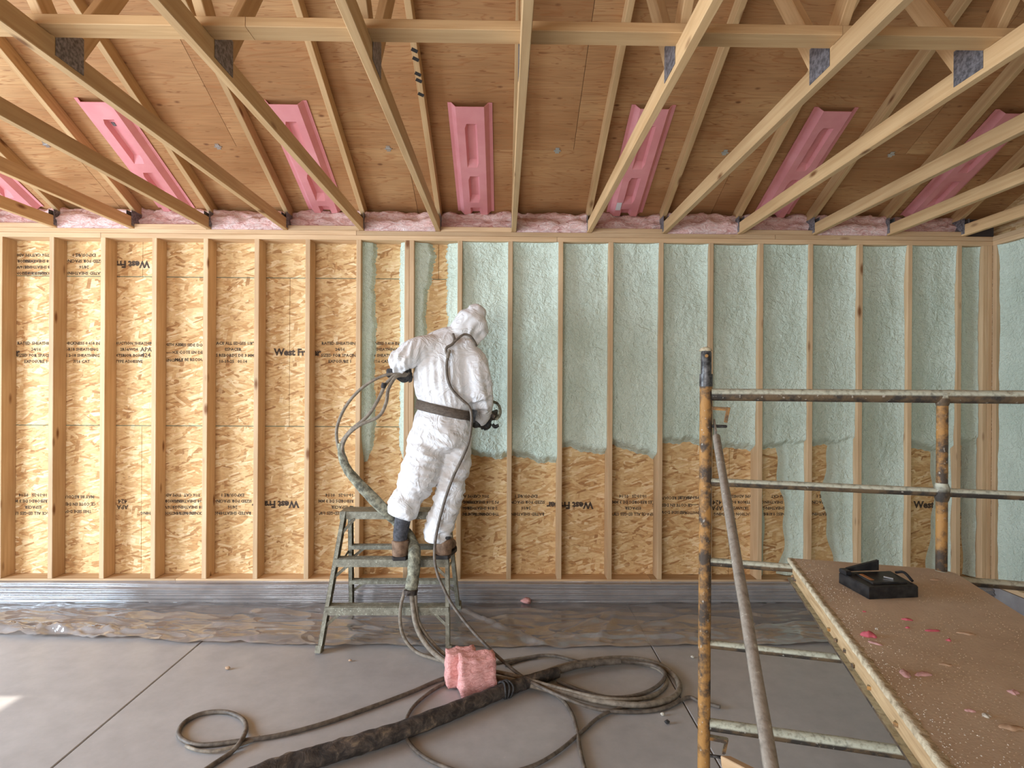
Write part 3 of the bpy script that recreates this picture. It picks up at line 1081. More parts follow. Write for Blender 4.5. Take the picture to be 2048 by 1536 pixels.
baf_txt = {3: 'pink foam vent baffle cut by the left edge of the photo', 5: 'pink foam vent baffle, second from the left under the roof deck',
           }
cnt = 0
for k in range(len(TX) - 1):
    xa, xb = TX[k] + 0.021, TX[k + 1] - 0.021
    xm = (xa + xb) / 2
    if k < 2:
        continue
    has = (k % 2 == 0)
    if has:
        cnt += 1
        n_ = cnt - 1
        txt = ['pink foam vent baffle at the far left edge of the photo', 'pink foam vent baffle with a dark sticker, second from left', 'pink foam vent baffle left of the person, third from left',
               'pink foam vent baffle right above the person, seen straight on', 'pink foam vent baffle with a white label strip, just right of centre', 'pink foam vent baffle, second from the right corner',
               'pink foam vent baffle nearest the right corner']
        bo = baffle(xm - 0.004, txt[min(n_, 6)])
        o0_ = Vector((xm - 0.004, YB + 0.105, deck(YB + 0.105) - 0.004))
        sd2 = Vector((0, -cosr, SLOPE * cosr))
        rs = Matrix.Rotation(-math.atan(SLOPE), 3, 'X')
        if n_ == 1:
            MB().box(o0_ + sd2 * 0.83 - nrm * 0.010 + Vector((-0.008, 0, 0)), (0.022, 0.03, 0.002), rs).build('sticker', M['plate'], bo)
        if n_ == 4:
            MB().box(o0_ + sd2 * 0.115 - nrm * 0.0465 + Vector((-0.072, 0, 0)), (0.040, 0.085, 0.0015), rs).build('label_strip', M['white'], bo)
        lumber('blocking', (xa, YB + 0.035, ZP1 + 0.0195), (xb, YB + 0.035, ZP1 + 0.0195), 0.038, 0.06, M['lumber'], wall_back, (0, 0, 1))
    place = 'over the bare stud bays' if xm < -1.2 else 'over the sprayed wall'
    batt(xa, xb, 0.175 if not has else 0.20, k * 4.7,
         ('pink fibreglass batt left of the leftmost visible truss' if k == 2 else 'pink fibreglass batt in the %s gap between visible trusses from the left' % order[k - 3]), 0.004 if not has else 0.068)

# ------------------------------------------------------------------ clear plastic sheet along the wall foot
RIDGE = [((925, 1222), (1085, 1292), 0.022), ((700, 1248), (835, 1276), 0.014), ((835, 1276), (930, 1283), 0.016), ((1090, 1285), (1230, 1225), 0.014), ((1190, 1290), (1240, 1222), 0.012), ((1100, 1295), (1390, 1235), 0.014), ((0, 1262), (250, 1268), 0.016), ((60, 1235), (330, 1252), 0.02), ((330, 1245), (640, 1262), 0.014), ((400, 1285), (600, 1280), 0.022), ((1300, 1280), (1700, 1240), 0.014), ((200, 1228), (520, 1240), 0.012)]


def ridge_height(x, y):
    hgt = 0.0
    for a, b_, amp in RSEG:
        ab = b_ - a
        t_ = max(0.0, min(1.0, ((x - a.x) * ab.x + (y - a.y) * ab.y) / ab.dot(ab)))
        dx, dy_ = x - a.x - ab.x * t_, y - a.y - ab.y * t_
        dd = dx * dx + dy_ * dy_
        if dd < 0.012:
            hgt += amp * math.exp(-dd / 0.0007) * math.sin(math.pi * (0.12 + 0.76 * t_))
    return hgt


RSEG = [(Vector(PF(*a).xy), Vector(PF(*b_).xy), amp) for a, b_, amp in RIDGE]


def poly_sheet():
    xs = np.linspace(XL + 0.35, XR - 0.02, 620)
    ns = 96
    v, f = [], []
    edge_pts = [(XL, 3.93), (-4.2, 3.95), (-3.4, 4.03), (-2.9, 4.0), (-2.1, 3.93), (-1.3, 3.88), (-0.4, 3.86), (0.35, 3.84), (1.2, 3.88), (2.2, 3.9), (4.2, 3.92)]
    ex = [p[0] for p in edge_pts]
    ey = [p[1] for p in edge_pts]
    for x in xs:
        x = float(x)
        ye = float(np.interp(x, ex, ey)) + 0.03 * noise.noise(Vector((x * 3, 0, 5))) + 0.012 * noise.noise(Vector((x * 11, 0, 9)))
        left = 1 - float(smooth01(np.array(x), -3.3, -1.9))
        for j in range(ns):
            q = j / (ns - 1)
            if q < 0.06:                        # lies on the bottom plate, then over its edge
                y_ = YB + 0.02 - q / 0.06 * 0.03
                z_ = ZS0 - 0.012 - 0.006 * q / 0.06
                ny, nz_ = -0.3, 0.9
                amp = 0.1
            elif q < 0.40:
                u = (q - 0.06) / 0.34
                bul = 0.035 * math.sin(u * math.pi) + 0.03 * u
                y_ = YB - 0.010 - bul
                z_ = ZS0 - 0.018 - (ZS0 - 0.03) * u
                ny, nz_ = -1.0, 0.25
                amp = 1.0
            else:
                u = (q - 0.40) / 0.60
                y_ = YB - 0.04 + (ye - YB + 0.04) * u
                z_ = 0.012 - 0.006 * u
                ny, nz_ = 0.0, 1.0
                amp = 1.0
            if q < 0.40:
                # taut horizontal pleats
                a = math.sin(q * 85 + 2.2 * noise.noise(Vector((x * 0.45, q * 4, 1.0)))) * 0.0075
                a += 0.012 * noise.noise(Vector((x * 0.6, q * 22, 3.0))) + 0.0015 * noise.noise(Vector((x * 1.5, q * 40, 8.0)))
                d = a * amp
            else:
                p = Vector((x * 1.5 + (y_ - 4) * 1.1, (y_ - 4) * 4.2, 2.0))
                r1 = 1 - abs(noise.noise(p)) * 2
                p2 = Vector((x * 2.2 - (y_ - 4) * 2.5, (y_ - 4) * 6.0 + x * 0.6, 7.0))
                r2 = 1 - abs(noise.noise(p2)) * 2
                d = 0.020 * max(0, r1 - 0.55) + 0.016 * max(0, r2 - 0.5)
                # crumpled hem, stronger towards the left
                u = (q - 0.40) / 0.60
                cr = (0.5 + 1.3 * left) * math.exp(-((u - 0.86) / 0.17) ** 2) + 0.5 * left * math.exp(-((u - 0.35) / 0.2) ** 2)
                cn = 0.9 - 1.5 * abs(noise.noise(Vector((x * 6 + y_ * 5, y_ * 15, 4.0)))) + 0.6 * abs(noise.noise(Vector((x * 15 - y_ * 11, y_ * 24, 6.0))))
                d += cr * 0.024 * max(0.0, cn)
                d = max(d, 0.0) + ridge_height(x + 0.02 * noise.noise(Vector((x * 5, y_ * 5, 3))), y_ + 0.025 * noise.noise(Vector((x * 6, y_ * 3, 1))))
            v.append((x, y_ + ny * d * 1.2, max(z_ + nz_ * d, 0.003)))
    for i in range(len(xs) - 1):
        for j in range(ns - 1):
            f.append((i * ns + j, i * ns + j + 1, (i + 1) * ns + j + 1, (i + 1) * ns + j))
    o = obj('plastic_sheet', v, f, M['poly'], None, True)
    return tag(o, 'clear plastic sheeting draped over the wall foot and floor', 'plastic sheet')


poly_sheet()

#--PART2--

# ------------------------------------------------------------------ stepladder
LT = 0.86
lad = thing('stepladder', 'low wide aluminium stepladder crusted with foam, under the person', 'ladder', (-0.77, 4.15, 0))
fl0, fr0 = Vector((-1.205, 3.79, 0)), Vector((-0.345, 3.79, 0))
fl1, fr1 = Vector((-1.125, 4.075, LT)), Vector((-0.385, 4.075, LT))
bl0, br0 = Vector((-1.185, 4.50, 0.02)), Vector((-0.335, 4.50, 0.02))
bl1, br1 = Vector((-1.118, 4.20, LT)), Vector((-0.392, 4.20, LT))


def channel(p0, p1, open_dir):
    """stile: a web with two flanges, open towards +-x"""
    R, L, o0 = axes(p0, p1, (1, 0, 0))
    m = MB()
    c_ = o0 + R @ Vector((0, 0, L / 2))
    m.prism_box(c_, 0.002, 0.031, L / 2, R)
    for s in (-1, 1):
        m.prism_box(c_ + R @ Vector((open_dir * 0.012, s * 0.029, 0)), 0.013, 0.002, L / 2, R)
    return m


for a, b, d in ((fl0, fl1, 1), (fr0, fr1, -1), (bl0, bl1, 1), (br0, br1, -1)):
    st = channel(a, b, d).build('stile', M['ladder'], lad)
    MB().bar(a + Vector((0.004 * d, 0, 0.0)), a + (b - a).normalized() * 0.045 + Vector((0.004 * d, 0, 0)), 0.036, 0.07, (1, 0, 0)).build('foot', M['ladder'], st)


def tread(z, front, depth, lip):
    t_ = z / LT
    a, b = (fl0.lerp(fl1, t_), fr0.lerp(fr1, t_)) if front else (bl0.lerp(bl1, t_), br0.lerp(br1, t_))
    m = MB()
    x0, x1, yc = a.x + 0.003, b.x - 0.003, a.y
    s = 1 if front else -1
    m.box(((x0 + x1) / 2, yc + s * 0.0, z), (x1 - x0, depth, 0.004))
    m.box(((x0 + x1) / 2, yc - s * depth / 2, z - lip / 2), (x1 - x0, 0.004, lip))
    m.box(((x0 + x1) / 2, yc + s * depth / 2, z - lip / 3), (x1 - x0, 0.004, lip * 0.66))
    for k in range(3):
        m.box(((x0 + x1) / 2, yc + (k - 1) * depth * 0.28, z + 0.003), (x1 - x0 - 0.02, 0.006, 0.003))
    m.build('step', M['ladder'], lad)
    for e, xx in ((1, x0), (-1, x1)):              # diagonal knee braces below the step
        p0 = Vector((xx + e * 0.10, yc - s * 0.02, z - lip * 0.8))
        tz = (z - 0.13) / LT
        q = (fl0.lerp(fl1, tz) if e == 1 else fr0.lerp(fr1, tz)) if front else (bl0.lerp(bl1, tz) if e == 1 else br0.lerp(br1, tz))
        MB().bar(p0, q + Vector((e * 0.006, 0, 0)), 0.020, 0.005, (0, 0, 1)).build('knee_brace', M['ladder'], lad)


for z in (0.275, 0.565):
    tread(z, True, 0.085, 0.05)
    tread(z, False, 0.06, 0.04)
m = MB()
m.box((-0.755, 4.138, LT + 0.002), (0.775, 0.165, 0.006))
m.box((-0.755, 4.054, LT - 0.022), (0.775, 0.005, 0.05))
m.box((-0.755, 4.222, LT - 0.022), (0.775, 0.005, 0.05))
for x in (-1.143, -0.367):
    m.box((x, 4.138, LT - 0.022), (0.004, 0.168, 0.05))
m.build('top_step', M['ladder'], lad)
for e, xx, q in ((1, -1.13, fl0.lerp(fl1, 0.82)), (-1, -0.38, fr0.lerp(fr1, 0.82))):
    MB().bar(Vector((xx + e * 0.09, 4.05, LT - 0.045)), q + Vector((e * 0.006, 0, 0)), 0.020, 0.005, (0, 0, 1)).build('knee_brace', M['ladder'], lad)
for a0, a1, b0, b1 in ((fl0, fl1, bl0, bl1), (fr0, fr1, br0, br1)):
    p, q = a0.lerp(a1, 0.60), b0.lerp(b1, 0.60)
    MB().bar(p, p.lerp(q, 0.5) + Vector((0, 0, -0.03)), 0.003, 0.022, (1, 0, 0)).bar(p.lerp(q, 0.5) + Vector((0, 0, -0.03)), q, 0.003, 0.022, (1, 0, 0)).build('spreader', M['ladder'], lad)

# ------------------------------------------------------------------ person
person = thing('person', 'person in white hooded coveralls on the stepladder spraying foam, seen from behind', 'person', P(850, 1100, 3.98))
b = MB()


def ring(px, py, Y, rx, ry, tilt=(0, 0, 1)):
    return (P(px, py, Y), rx, ry, tilt)


b.loft([ring(880, 905, 4.03, 0.10, 0.08), ring(878, 893, 4.03, 0.185, 0.14, (0.05, 0, 1)), ring(882, 865, 4.05, 0.205, 0.155, (0.08, 0, 1)), ring(886, 838, 4.07, 0.200, 0.15, (0.12, 0, 1)),
        ring(889, 822, 4.08, 0.190, 0.135, (0.2, 0, 1)), ring(889, 812, 4.08, 0.188, 0.135, (0.2, 0, 1)), ring(889, 795, 4.09, 0.212, 0.155, (0.15, 0, 1)), ring(889, 765, 4.10, 0.222, 0.165, (0.1, 0, 1)),
        ring(892, 730, 4.12, 0.222, 0.165, (0.12, 0, 1)), ring(898, 703, 4.13, 0.215, 0.15, (0.2, 0, 1)), ring(904, 684, 4.14, 0.185, 0.125, (0.3, 0, 1)), ring(914, 671, 4.16, 0.12, 0.10, (0.5, 0, 1)), ring(920, 664, 4.17, 0.07, 0.07, (0.6, 0, 1))])
# hood
b.chain([P(916, 680, 4.15), P(927, 663, 4.17), P(938, 649, 4.19), P(947, 637, 4.20), P(954, 625, 4.20)], [0.088, 0.098, 0.112, 0.108, 0.072], 1.08, 0.9)
b.chain([P(950, 633, 4.20), P(957, 622, 4.20), P(960, 616, 4.20)], [0.080, 0.058, 0.032], 1.0, 0.7)
b.chain([P(953, 650, 4.17), P(956, 664, 4.18), P(950, 684, 4.17)], [0.075, 0.068, 0.04], 1.0, 0.8)
# sleeves
b.chain([P(884, 695, 4.12), P(858, 696, 4.08), P(828, 704, 4.02), P(803, 722, 3.97)], [0.095, 0.098, 0.092, 0.082], 1.0, 0.8)
b.chain([P(801, 720, 3.97), P(797, 732, 4.01), P(804, 739, 4.09), P(812, 743, 4.16)], [0.085, 0.066, 0.056, 0.048], 1.0, 0.6)
b.chain([P(930, 700, 4.11), P(946, 722, 4.09), P(955, 755, 4.06), P(962, 790, 4.06)], [0.085, 0.096, 0.095, 0.085], 1.0, 0.8)
b.chain([P(962, 785, 4.06), P(966, 808, 4.10), P(964, 825, 4.16), P(958, 840, 4.21)], [0.078, 0.072, 0.066, 0.054], 1.0, 0.5)
# trouser legs
b.chain([P(862, 868, 4.05), P(848, 915, 4.00), P(838, 950, 3.97), P(822, 985, 3.955), P(808, 1010, 3.935), P(803, 1032, 3.925)], [0.145, 0.142, 0.132, 0.115, 0.106, 0.100], 0.95, 0.15)
b.chain([P(912, 872, 4.07), P(912, 920, 4.05), P(905, 965, 4.02), P(893, 1010, 4.00), P(880, 1050, 3.995), P(874, 1080, 3.995)], [0.115, 0.105, 0.100, 0.098, 0.096, 0.088], 0.95, 0.15)
me = b.remesh(0.0095, 3)
pk = [(P(803, 722, 3.97), 0.16, (0.9, 0.2, -0.6)), (P(838, 950, 3.97), 0.20, (0.4, 0, 1)), (P(812, 1005, 3.96), 0.16, (0.3, 0, 1)), (P(878, 1055, 4.0), 0.16, (0.3, 0, 1)),
      (P(962, 790, 4.06), 0.15, (-0.2, 0, 1)), (P(880, 890, 4.0), 0.20, (0.5, 0, 1)), (P(950, 670, 4.15), 0.12, (-0.7, 0, 0.6)), (P(900, 975, 4.02), 0.18, (0.4, 0, 1))]
zb, zt = P(889, 812, 4.08).z, P(895, 690, 4.12).z
me.calc_loop_triangles()
co = np.empty(len(me.vertices) * 3)
no = np.empty(len(me.vertices) * 3)
me.vertices.foreach_get('co', co)
me.vertices.foreach_get('normal', no)
co, no = co.reshape(-1, 3), no.reshape(-1, 3)
out = co.copy()
def crease(p, ax, lo, hi, seed):
    """ridged noise squeezed along AX: thin folds that run across it"""
    q = p * lo + ax * (p.dot(ax) * hi)
    return 0.5 - abs(noise.noise(q + Vector((seed, 0, seed)))) * 2.2


for i in range(len(co)):
    p = Vector(co[i])
    d = 0.008 * noise.noise(p * 8) + 0.003 * noise.noise(p * 19)
    # gathers running up the back from the belt
    if zb < p.z < zt and p.x < P(935, 760, 4.0).x:
        u = (p.z - zb) / (zt - zb)
        fold = math.sin((p.x + 0.12 * (p.z - zb)) * 135 + 4.5 * noise.noise(Vector((p.x * 8, 0, p.z * 3))))
        d += 0.0090 * fold * (0.6 + 0.8 * noise.noise(p * 5)) * max(0.0, 1 - u) ** 0.6 * min(1, u * 8 + 0.3)
    for c_, r_, ax in pk:                       # creases around the joints
        q = (p - c_).length / r_
        if q < 1.7:
            d += 0.019 * math.exp(-q * q) * crease(p, Vector(ax).normalized(), 7, 15, c_.x * 5)
    if p.z < zb - 0.05:                         # long slanting folds on the trousers
        d += 0.010 * crease(p, Vector((0.55, 0.2, 0.8)).normalized(), 3.5, 7, 2.0)
    elif p.x > P(935, 760, 4.0).x:
        d += 0.010 * crease(p, Vector((0.9, 0.2, 0.3)).normalized(), 3.5, 9, 6.0)
    out[i] += no[i] * d
me.vertices.foreach_set('co', out.reshape(-1))
me.update()
link('coverall', me, M['suit'], person, None, True)

# belt
cb = P(889, 820, 4.08)
tilt = math.atan2(P(833, 811, 4).z - P(945, 836, 4).z, P(945, 836, 4).x - P(833, 811, 4).x)
m = MB()
vs, fs = [], []
seg = 48
for k in range(seg):
    th = 2 * math.pi * k / seg
    for dr, dz in ((0, -0.033), (0, 0.033), (0.006, 0.030), (0.006, -0.030)):
        rx, ry = 0.201 + dr, 0.146 + dr
        q = Vector((rx * math.cos(th), ry * math.sin(th), dz))
        vs.append(cb + Matrix.Rotation(tilt, 3, 'Y') @ q)
for k in range(seg):
    k2 = (k + 1) % seg
    for j in range(4):
        j2 = (j + 1) % 4
        fs.append((k * 4 + j, k2 * 4 + j, k2 * 4 + j2, k * 4 + j2))
blt = obj('belt', vs, fs, M['belt'], person, True)
MB().box(P(947, 832, 3.99), (0.035, 0.05, 0.085), Matrix.Rotation(tilt, 3, 'Y')).build('hose_clip', M['rubber'], blt)


def hand(name, wrist, fwd, palm_n, side, mat, parent, curl=0.9, L=0.105):
    """gloved hand: palm, four curled fingers of different length, thumb off the side of the palm"""
    fwd, pn = Vector(fwd).normalized(), Vector(palm_n).normalized()
    sd_ = fwd.cross(pn).normalized() * side
    pn = sd_.cross(fwd).normalized() * (1 if sd_.cross(fwd).dot(pn) > 0 else -1)
    w_ = Vector(wrist)
    m = MB()
    m.chain([w_ - fwd * 0.035, w_ + fwd * 0.02], [0.036, 0.036], 0.9, 0.5)
    for k in range(4):
        o_ = (k - 1.5) * 0.021
        m.chain([w_ + fwd * 0.005 + sd_ * o_ * 0.7, w_ + fwd * L * 0.85 + sd_ * o_], [0.019, 0.017], 1.0, 0.7)
        ln = (0.040, 0.046, 0.043, 0.034)[k]
        p = w_ + fwd * L * 0.85 + sd_ * o_
        pts = [p]
        a = 0.25
        for j in range(3):
            a += curl * (0.75, 0.85, 0.6)[j]
            p = p + (fwd * math.cos(a) + pn * math.sin(a)) * ln * (1, 0.75, 0.6)[j]
            pts.append(p)
        m.chain(pts, [0.0115, 0.011, 0.0105, 0.009], 1.0, 0.8)
    b0 = w_ + fwd * 0.030 - sd_ * 0.034
    m.chain([b0, b0 + fwd * 0.032 - sd_ * 0.018 + pn * 0.014, b0 + fwd * 0.058 - sd_ * 0.008 + pn * 0.036, b0 + fwd * 0.070 + sd_ * 0.006 + pn * 0.052], [0.016, 0.0145, 0.0125, 0.0105], 1.0, 0.8)
    me_ = m.remesh(0.0042, 2)
    return link(name, me_, mat, parent, None, True)


wl, wr = P(811, 744, 4.16), P(958, 842, 4.22)
hand('glove', P(787, 746, 4.00), (0.95, 0.22, 0.02), (0.1, 0.9, -0.35), 1, M['rubber'], person, 0.75)
hand('glove', P(957, 846, 4.19), (0.62, 0.55, 0.10), (-0.3, 0.6, -0.5), -1, M['rubber'], person, 1.15)


def boot(name, heel, yaw, mat_low, shaft_top, shaft_mat):
    """work boot seen from the heel: upper, sole and shaft"""
    R = Matrix.Rotation(yaw, 3, 'Z')
    heel = Vector((heel.x, heel.y, 0.5735))
    g = lambda x, y, z: heel + R @ Vector((x * 1.28, y, z))
    m = MB()
    m.loft([(g(0, 0.052, 0.020), 0.052, 0.055, (0, 0, 1)), (g(0, 0.052, 0.05), 0.055, 0.056, (0, 0, 1)), (g(0, 0.058, 0.09), 0.056, 0.058, (0, 0, 1)), (g(0, 0.06, 0.115), 0.060, 0.060, (0, 0, 1)), (g(0, 0.06, 0.125), 0.054, 0.054, (0, 0, 1))])
    m.chain([g(0, 0.06, 0.06), g(0, 0.12, 0.065), g(0, 0.19, 0.055), g(0, 0.235, 0.048)], [0.050, 0.058, 0.060, 0.048], 0.72, 0.7)
    o = link(name, m.remesh(0.007, 2), mat_low, person, None, True)
    s_ = MB()
    vs, fs = [], []
    prof = [(0.0, 0.030), (0.03, 0.038), (0.09, 0.034), (0.15, 0.044), (0.21, 0.046), (0.265, 0.034), (0.285, 0.012)]
    outl = [(-x, y) for y, x in prof] + [(x, y) for y, x in reversed(prof)]
    for z in (0.0, 0.024):
        vs += [g(x * 1.04, y - 0.004, z) for x, y in outl]
    n = len(outl)
    fs = [tuple(range(n)), tuple(reversed(range(n, 2 * n)))] + [(i, n + i, n + (i + 1) % n, (i + 1) % n) for i in range(n)]
    s_.add(vs, fs)
    s_.build('sole', M['bootblack'], o)
    if shaft_mat:
        q = MB()
        top = Vector(shaft_top)
        q.chain([g(0, 0.06, 0.11), g(0, 0.06, 0.16), top.lerp(g(0, 0.06, 0.16), 0.4), top], [0.044, 0.050, 0.054, 0.056], 1.0, 0.2)
        link('gaiter', q.remesh(0.008, 2), shaft_mat, person, None, True)
    return o


boot('boot', P(799, 1121, 3.885), 0.10, M['boot'], P(807, 1030, 3.915), M['gaiter'])
boot('boot', P(884, 1117, 3.92), -0.12, M['boot'], P(876, 1078, 4.0), M['gaiter'])

# ------------------------------------------------------------------ spray gun in the right hand
gun = thing('spray_gun', 'dark spray foam gun held in the right glove against the wall', 'spray gun', P(982, 840, 4.24))
gp = P(983, 832, 4.24)
m = MB()
m.box(gp, (0.052, 0.11, 0.060), Matrix.Rotation(-0.5, 3, 'Z'), 0.008).build('gun_body', M['tape'], gun)
MB().tube([P(985, 828, 4.27), P(993, 822, 4.36)], [0.022, 0.013], 12).build('nozzle', M['rubber'], gun)
MB().tube(spline([P(980, 838, 4.23), P(976, 848, 4.21), P(972, 856, 4.20)], 4), 0.018, 10).build('handle', M['rubber'], gun)
MB().tube(spline([P(972, 810, 4.22), P(982, 804, 4.22), P(993, 806, 4.22), P(999, 815, 4.22), P(1000, 828, 4.22), P(992, 840, 4.22)], 4), 0.011, 8, jitter=0.35).build('hose_swivel', M['sleeve'], gun)
MB().tube(spline([P(985, 848, 4.22), P(990, 853, 4.22), P(997, 850, 4.22)], 4), 0.012, 8, jitter=0.4).build('valve', M['rubber'], gun)
MB().tube([P(976, 826, 4.18), P(990, 834, 4.17)], 0.016, 10, jitter=0.3).build('air_cylinder', M['tape'], gun)

# ------------------------------------------------------------------ hoses
def hose(name, pts, r, mat, label, cat='hose', seg=10, n=10, jitter=0.0, group=None):
    sp_ = spline(pts, n)
    rr = r
    if isinstance(r, (list, tuple)):
        rr = [q.x for q in spline([Vector((a, 0, 0)) for a in r], n)]
    m = MB().tube(sp_, rr, seg, jitter=jitter)
    return tag(m.build(name, mat, None, True, True), label, cat, group)


G = lambda x, y, z=0.012: PF(x, y, z)
gA = 'thin hoses between the hand and the sleeve'
hose('hose', [P(818, 747, 4.03), P(795, 748, 3.97), P(765, 752, 3.94), P(725, 775, 3.93), P(692, 812, 3.93), P(674, 855, 3.93), P(676, 892, 3.94), P(686, 915, 3.95)], 0.0105, M['hose'], 'thin hose in the widest arc left of the person', group=gA)
hose('hose', [P(815, 749, 4.01), P(792, 750, 3.95), P(772, 768, 3.93), P(756, 800, 3.92), P(735, 832, 3.91), P(700, 862, 3.91), P(682, 890, 3.93), P(688, 915, 3.94)], 0.0115, M['hose'], 'thin hose in the middle arc left of the person', group=gA)
hose('hose', [P(812, 751, 4.00), P(792, 754, 3.93), P(777, 778, 3.91), P(772, 806, 3.90), P(757, 833, 3.89), P(720, 850, 3.89), P(694, 872, 3.91), P(684, 900, 3.92), P(692, 922, 3.93)], 0.0115, M['hose'], 'thin hose in the tightest arc left of the person', group=gA)
MB().tube([P(768, 766, 3.905), P(766, 776, 3.90)], 0.016, 8).build('hose_coupling', M['rubber'], None, True, True)
tag(bpy.data.objects['hose_coupling'], 'small dark coupling on the hoses below the left glove', 'coupling')
slv = hose('hose_sleeve', [P(681, 886, 3.93), P(684, 912, 3.935), P(697, 942, 3.94), P(725, 975, 3.93), P(752, 1003, 3.93), P(778, 1028, 3.965), P(799, 1048, 4.025), P(816, 1070, 4.03), P(827, 1093, 3.97), P(829, 1116, 3.88), P(827, 1145, 3.87), P(821, 1184, 3.85)],
     [0.020, 0.026, 0.031, 0.036, 0.039, 0.038, 0.036, 0.037, 0.041, 0.043, 0.042, 0.041], M['sleeve'], 'foam crusted hose sleeve hanging past the left boot', 'hose', 14, 10, 0.14)
MB().tube([P(821, 1178, 3.84), P(820, 1187, 3.84)], 0.047, 12, jitter=0.3).build('tape_end', M['tape'], slv)
gB = 'hoses dropping from the sleeve to the floor'
hose('hose', [P(811, 1178, 3.83), P(803, 1205, 3.80), P(800, 1240, 3.78), P(808, 1275, 3.78), G(832, 1303, 0.03), G(870, 1318), G(905, 1326), G(960, 1330), G(1010, 1322), G(1075, 1312)], 0.011, M['hose'], 'thin hose looping lowest left out of the sleeve', group=gB)
hose('hose', [P(822, 1178, 3.845), P(826, 1215, 3.81), P(834, 1255, 3.76), P(856, 1293, 3.70), G(893, 1325, 0.03), G(945, 1350), G(1005, 1358, 0.03), G(1070, 1372, 0.03), G(1140, 1390, 0.04), G(1210, 1404, 0.03), G(1285, 1410, 0.02), G(1340, 1398), G(1359, 1375), G(1345, 1348), G(1310, 1327), G(1255, 1317), G(1190, 1320), G(1130, 1331), G(1085, 1347)], 0.0165, M['hose'],
     'thick dusty hose from the sleeve into the outer coil', group=gB)
hose('hose', [P(831, 1178, 3.845), P(832, 1215, 3.82), P(840, 1250, 3.78), P(868, 1290, 3.74), G(905, 1318, 0.03), G(960, 1336, 0.03), G(1030, 1352, 0.045), G(1100, 1372, 0.05), G(1180, 1392, 0.05), G(1250, 1400, 0.03), G(1305, 1392), G(1332, 1368), G(1322, 1342), G(1280, 1326), G(1220, 1324), G(1160, 1331), G(1105, 1344)], 0.012, M['hose'],
     'thin hose from the sleeve into the middle coil', group=gB)
hose('hose', [G(1115, 1362, 0.014), G(1165, 1382), G(1220, 1395), G(1275, 1390), G(1315, 1372, 0.02), G(1330, 1348, 0.03), G(1305, 1330, 0.03), G(1250, 1323, 0.03), G(1180, 1326, 0.03), G(1120, 1338, 0.03)], 0.011, M['hosedark'], 'dark hose in the inner coil on the floor')
hose('air_hose', [P(906, 668, 4.00), P(909, 680, 3.975), P(905, 688, 3.955), P(894, 695, 3.945), P(892, 703, 3.94), P(896, 712, 3.935), P(894, 722, 3.93), P(893, 740, 3.92), P(896, 760, 3.91), P(905, 780, 3.91), P(922, 798, 3.92), P(937, 812, 3.935), P(943, 830, 3.93), P(942, 855, 3.92), P(937, 885, 3.91), P(925, 915, 3.90), P(908, 950, 3.885), P(893, 990, 3.875), P(879, 1040, 3.865), P(871, 1080, 3.86), P(869, 1115, 3.83),
                    P(874, 1145, 3.80), P(885, 1172, 3.76), P(905, 1210, 3.70), P(945, 1262, 3.58), P(990, 1308, 3.47), G(1040, 1350, 0.05), G(1085, 1376, 0.055), G(1135, 1398, 0.05), G(1195, 1418, 0.02), G(1270, 1424), G(1330, 1416), G(1375, 1395), G(1398, 1402), G(1440, 1414)], 0.0098, M['hosedark'], 'dark air hose from the back of the hood past the right leg', 'hose')
hose('air_hose', [P(905, 688, 3.955), P(915, 678, 3.97), P(928, 669, 3.99), P(940, 672, 4.00), P(948, 682, 4.01), P(953, 692, 4.04)], 0.0085, M['hosedark'], 'short dark air hose curving over the right shoulder', 'hose')
MB().tube(spline([P(899, 700, 3.935), P(897, 708, 3.93), P(895, 716, 3.928)], 3), [0.012] * 7, 10).build('hose_fitting', M['hose'], None, True, True)
tag(bpy.data.objects['hose_fitting'], 'brass toned fitting on the air hose below the hood', 'fitting')
bigs = hose('hose_sleeve', [G(1115, 1345, 0.036), G(1060, 1362, 0.038), G(1010, 1380, 0.040), G(950, 1404, 0.040), G(880, 1432, 0.042), G(800, 1462, 0.043), G(720, 1488, 0.044), G(640, 1511, 0.045), G(560, 1536, 0.046), G(470, 1572, 0.046), G(380, 1612, 0.046)],
     [0.030, 0.036, 0.037, 0.040, 0.043, 0.044, 0.046, 0.047, 0.047, 0.047, 0.047], M['tape'], 'fat black taped hose sleeve lying across the floor', 'hose', 16, 12, 0.13)
for q in range(3):
    c_ = G(1004 + q * 6, 1381 - q * 2, 0.042)
    ax = (G(960, 1400, 0.04) - G(1050, 1366, 0.04)).normalized()
    u_ = ax.orthogonal().normalized()
    w_ = ax.cross(u_)
    pts = [c_ + (u_ * math.cos(a_ * math.pi / 8) + w_ * math.sin(a_ * math.pi / 8)) * 0.045 + ax * 0.008 * math.sin(a_ * 0.8 + q) for a_ in range(17)]
    MB().tube(pts, 0.006, 6).build('cord_wrap', M['rubber'], bigs)
hose('hose', [G(1240, 1322, 0.05), G(1170, 1328, 0.05), G(1110, 1342, 0.045), G(1075, 1352, 0.045)], 0.020, M['hosedark'], 'short dark hose entering the end of the fat sleeve')
hose('hose', [G(985, 1352), G(935, 1352), G(890, 1356), G(820, 1385), G(740, 1415), G(650, 1446), G(560, 1470), G(480, 1482), G(405, 1490), G(370, 1482), G(357, 1466), G(370, 1444), G(405, 1427), G(450, 1424), G(482, 1436), G(492, 1455), G(482, 1482, 0.03), G(460, 1506), G(425, 1530), G(385, 1558), G(330, 1600)], 0.0115, M['hosedark'], 'dark hose running left into a single round loop on the floor')
hose('hose', [G(520, 1474), G(480, 1490), G(430, 1502), G(395, 1500), G(372, 1492)], 0.008, M['hose'], 'thin hose end lying inside the round loop')
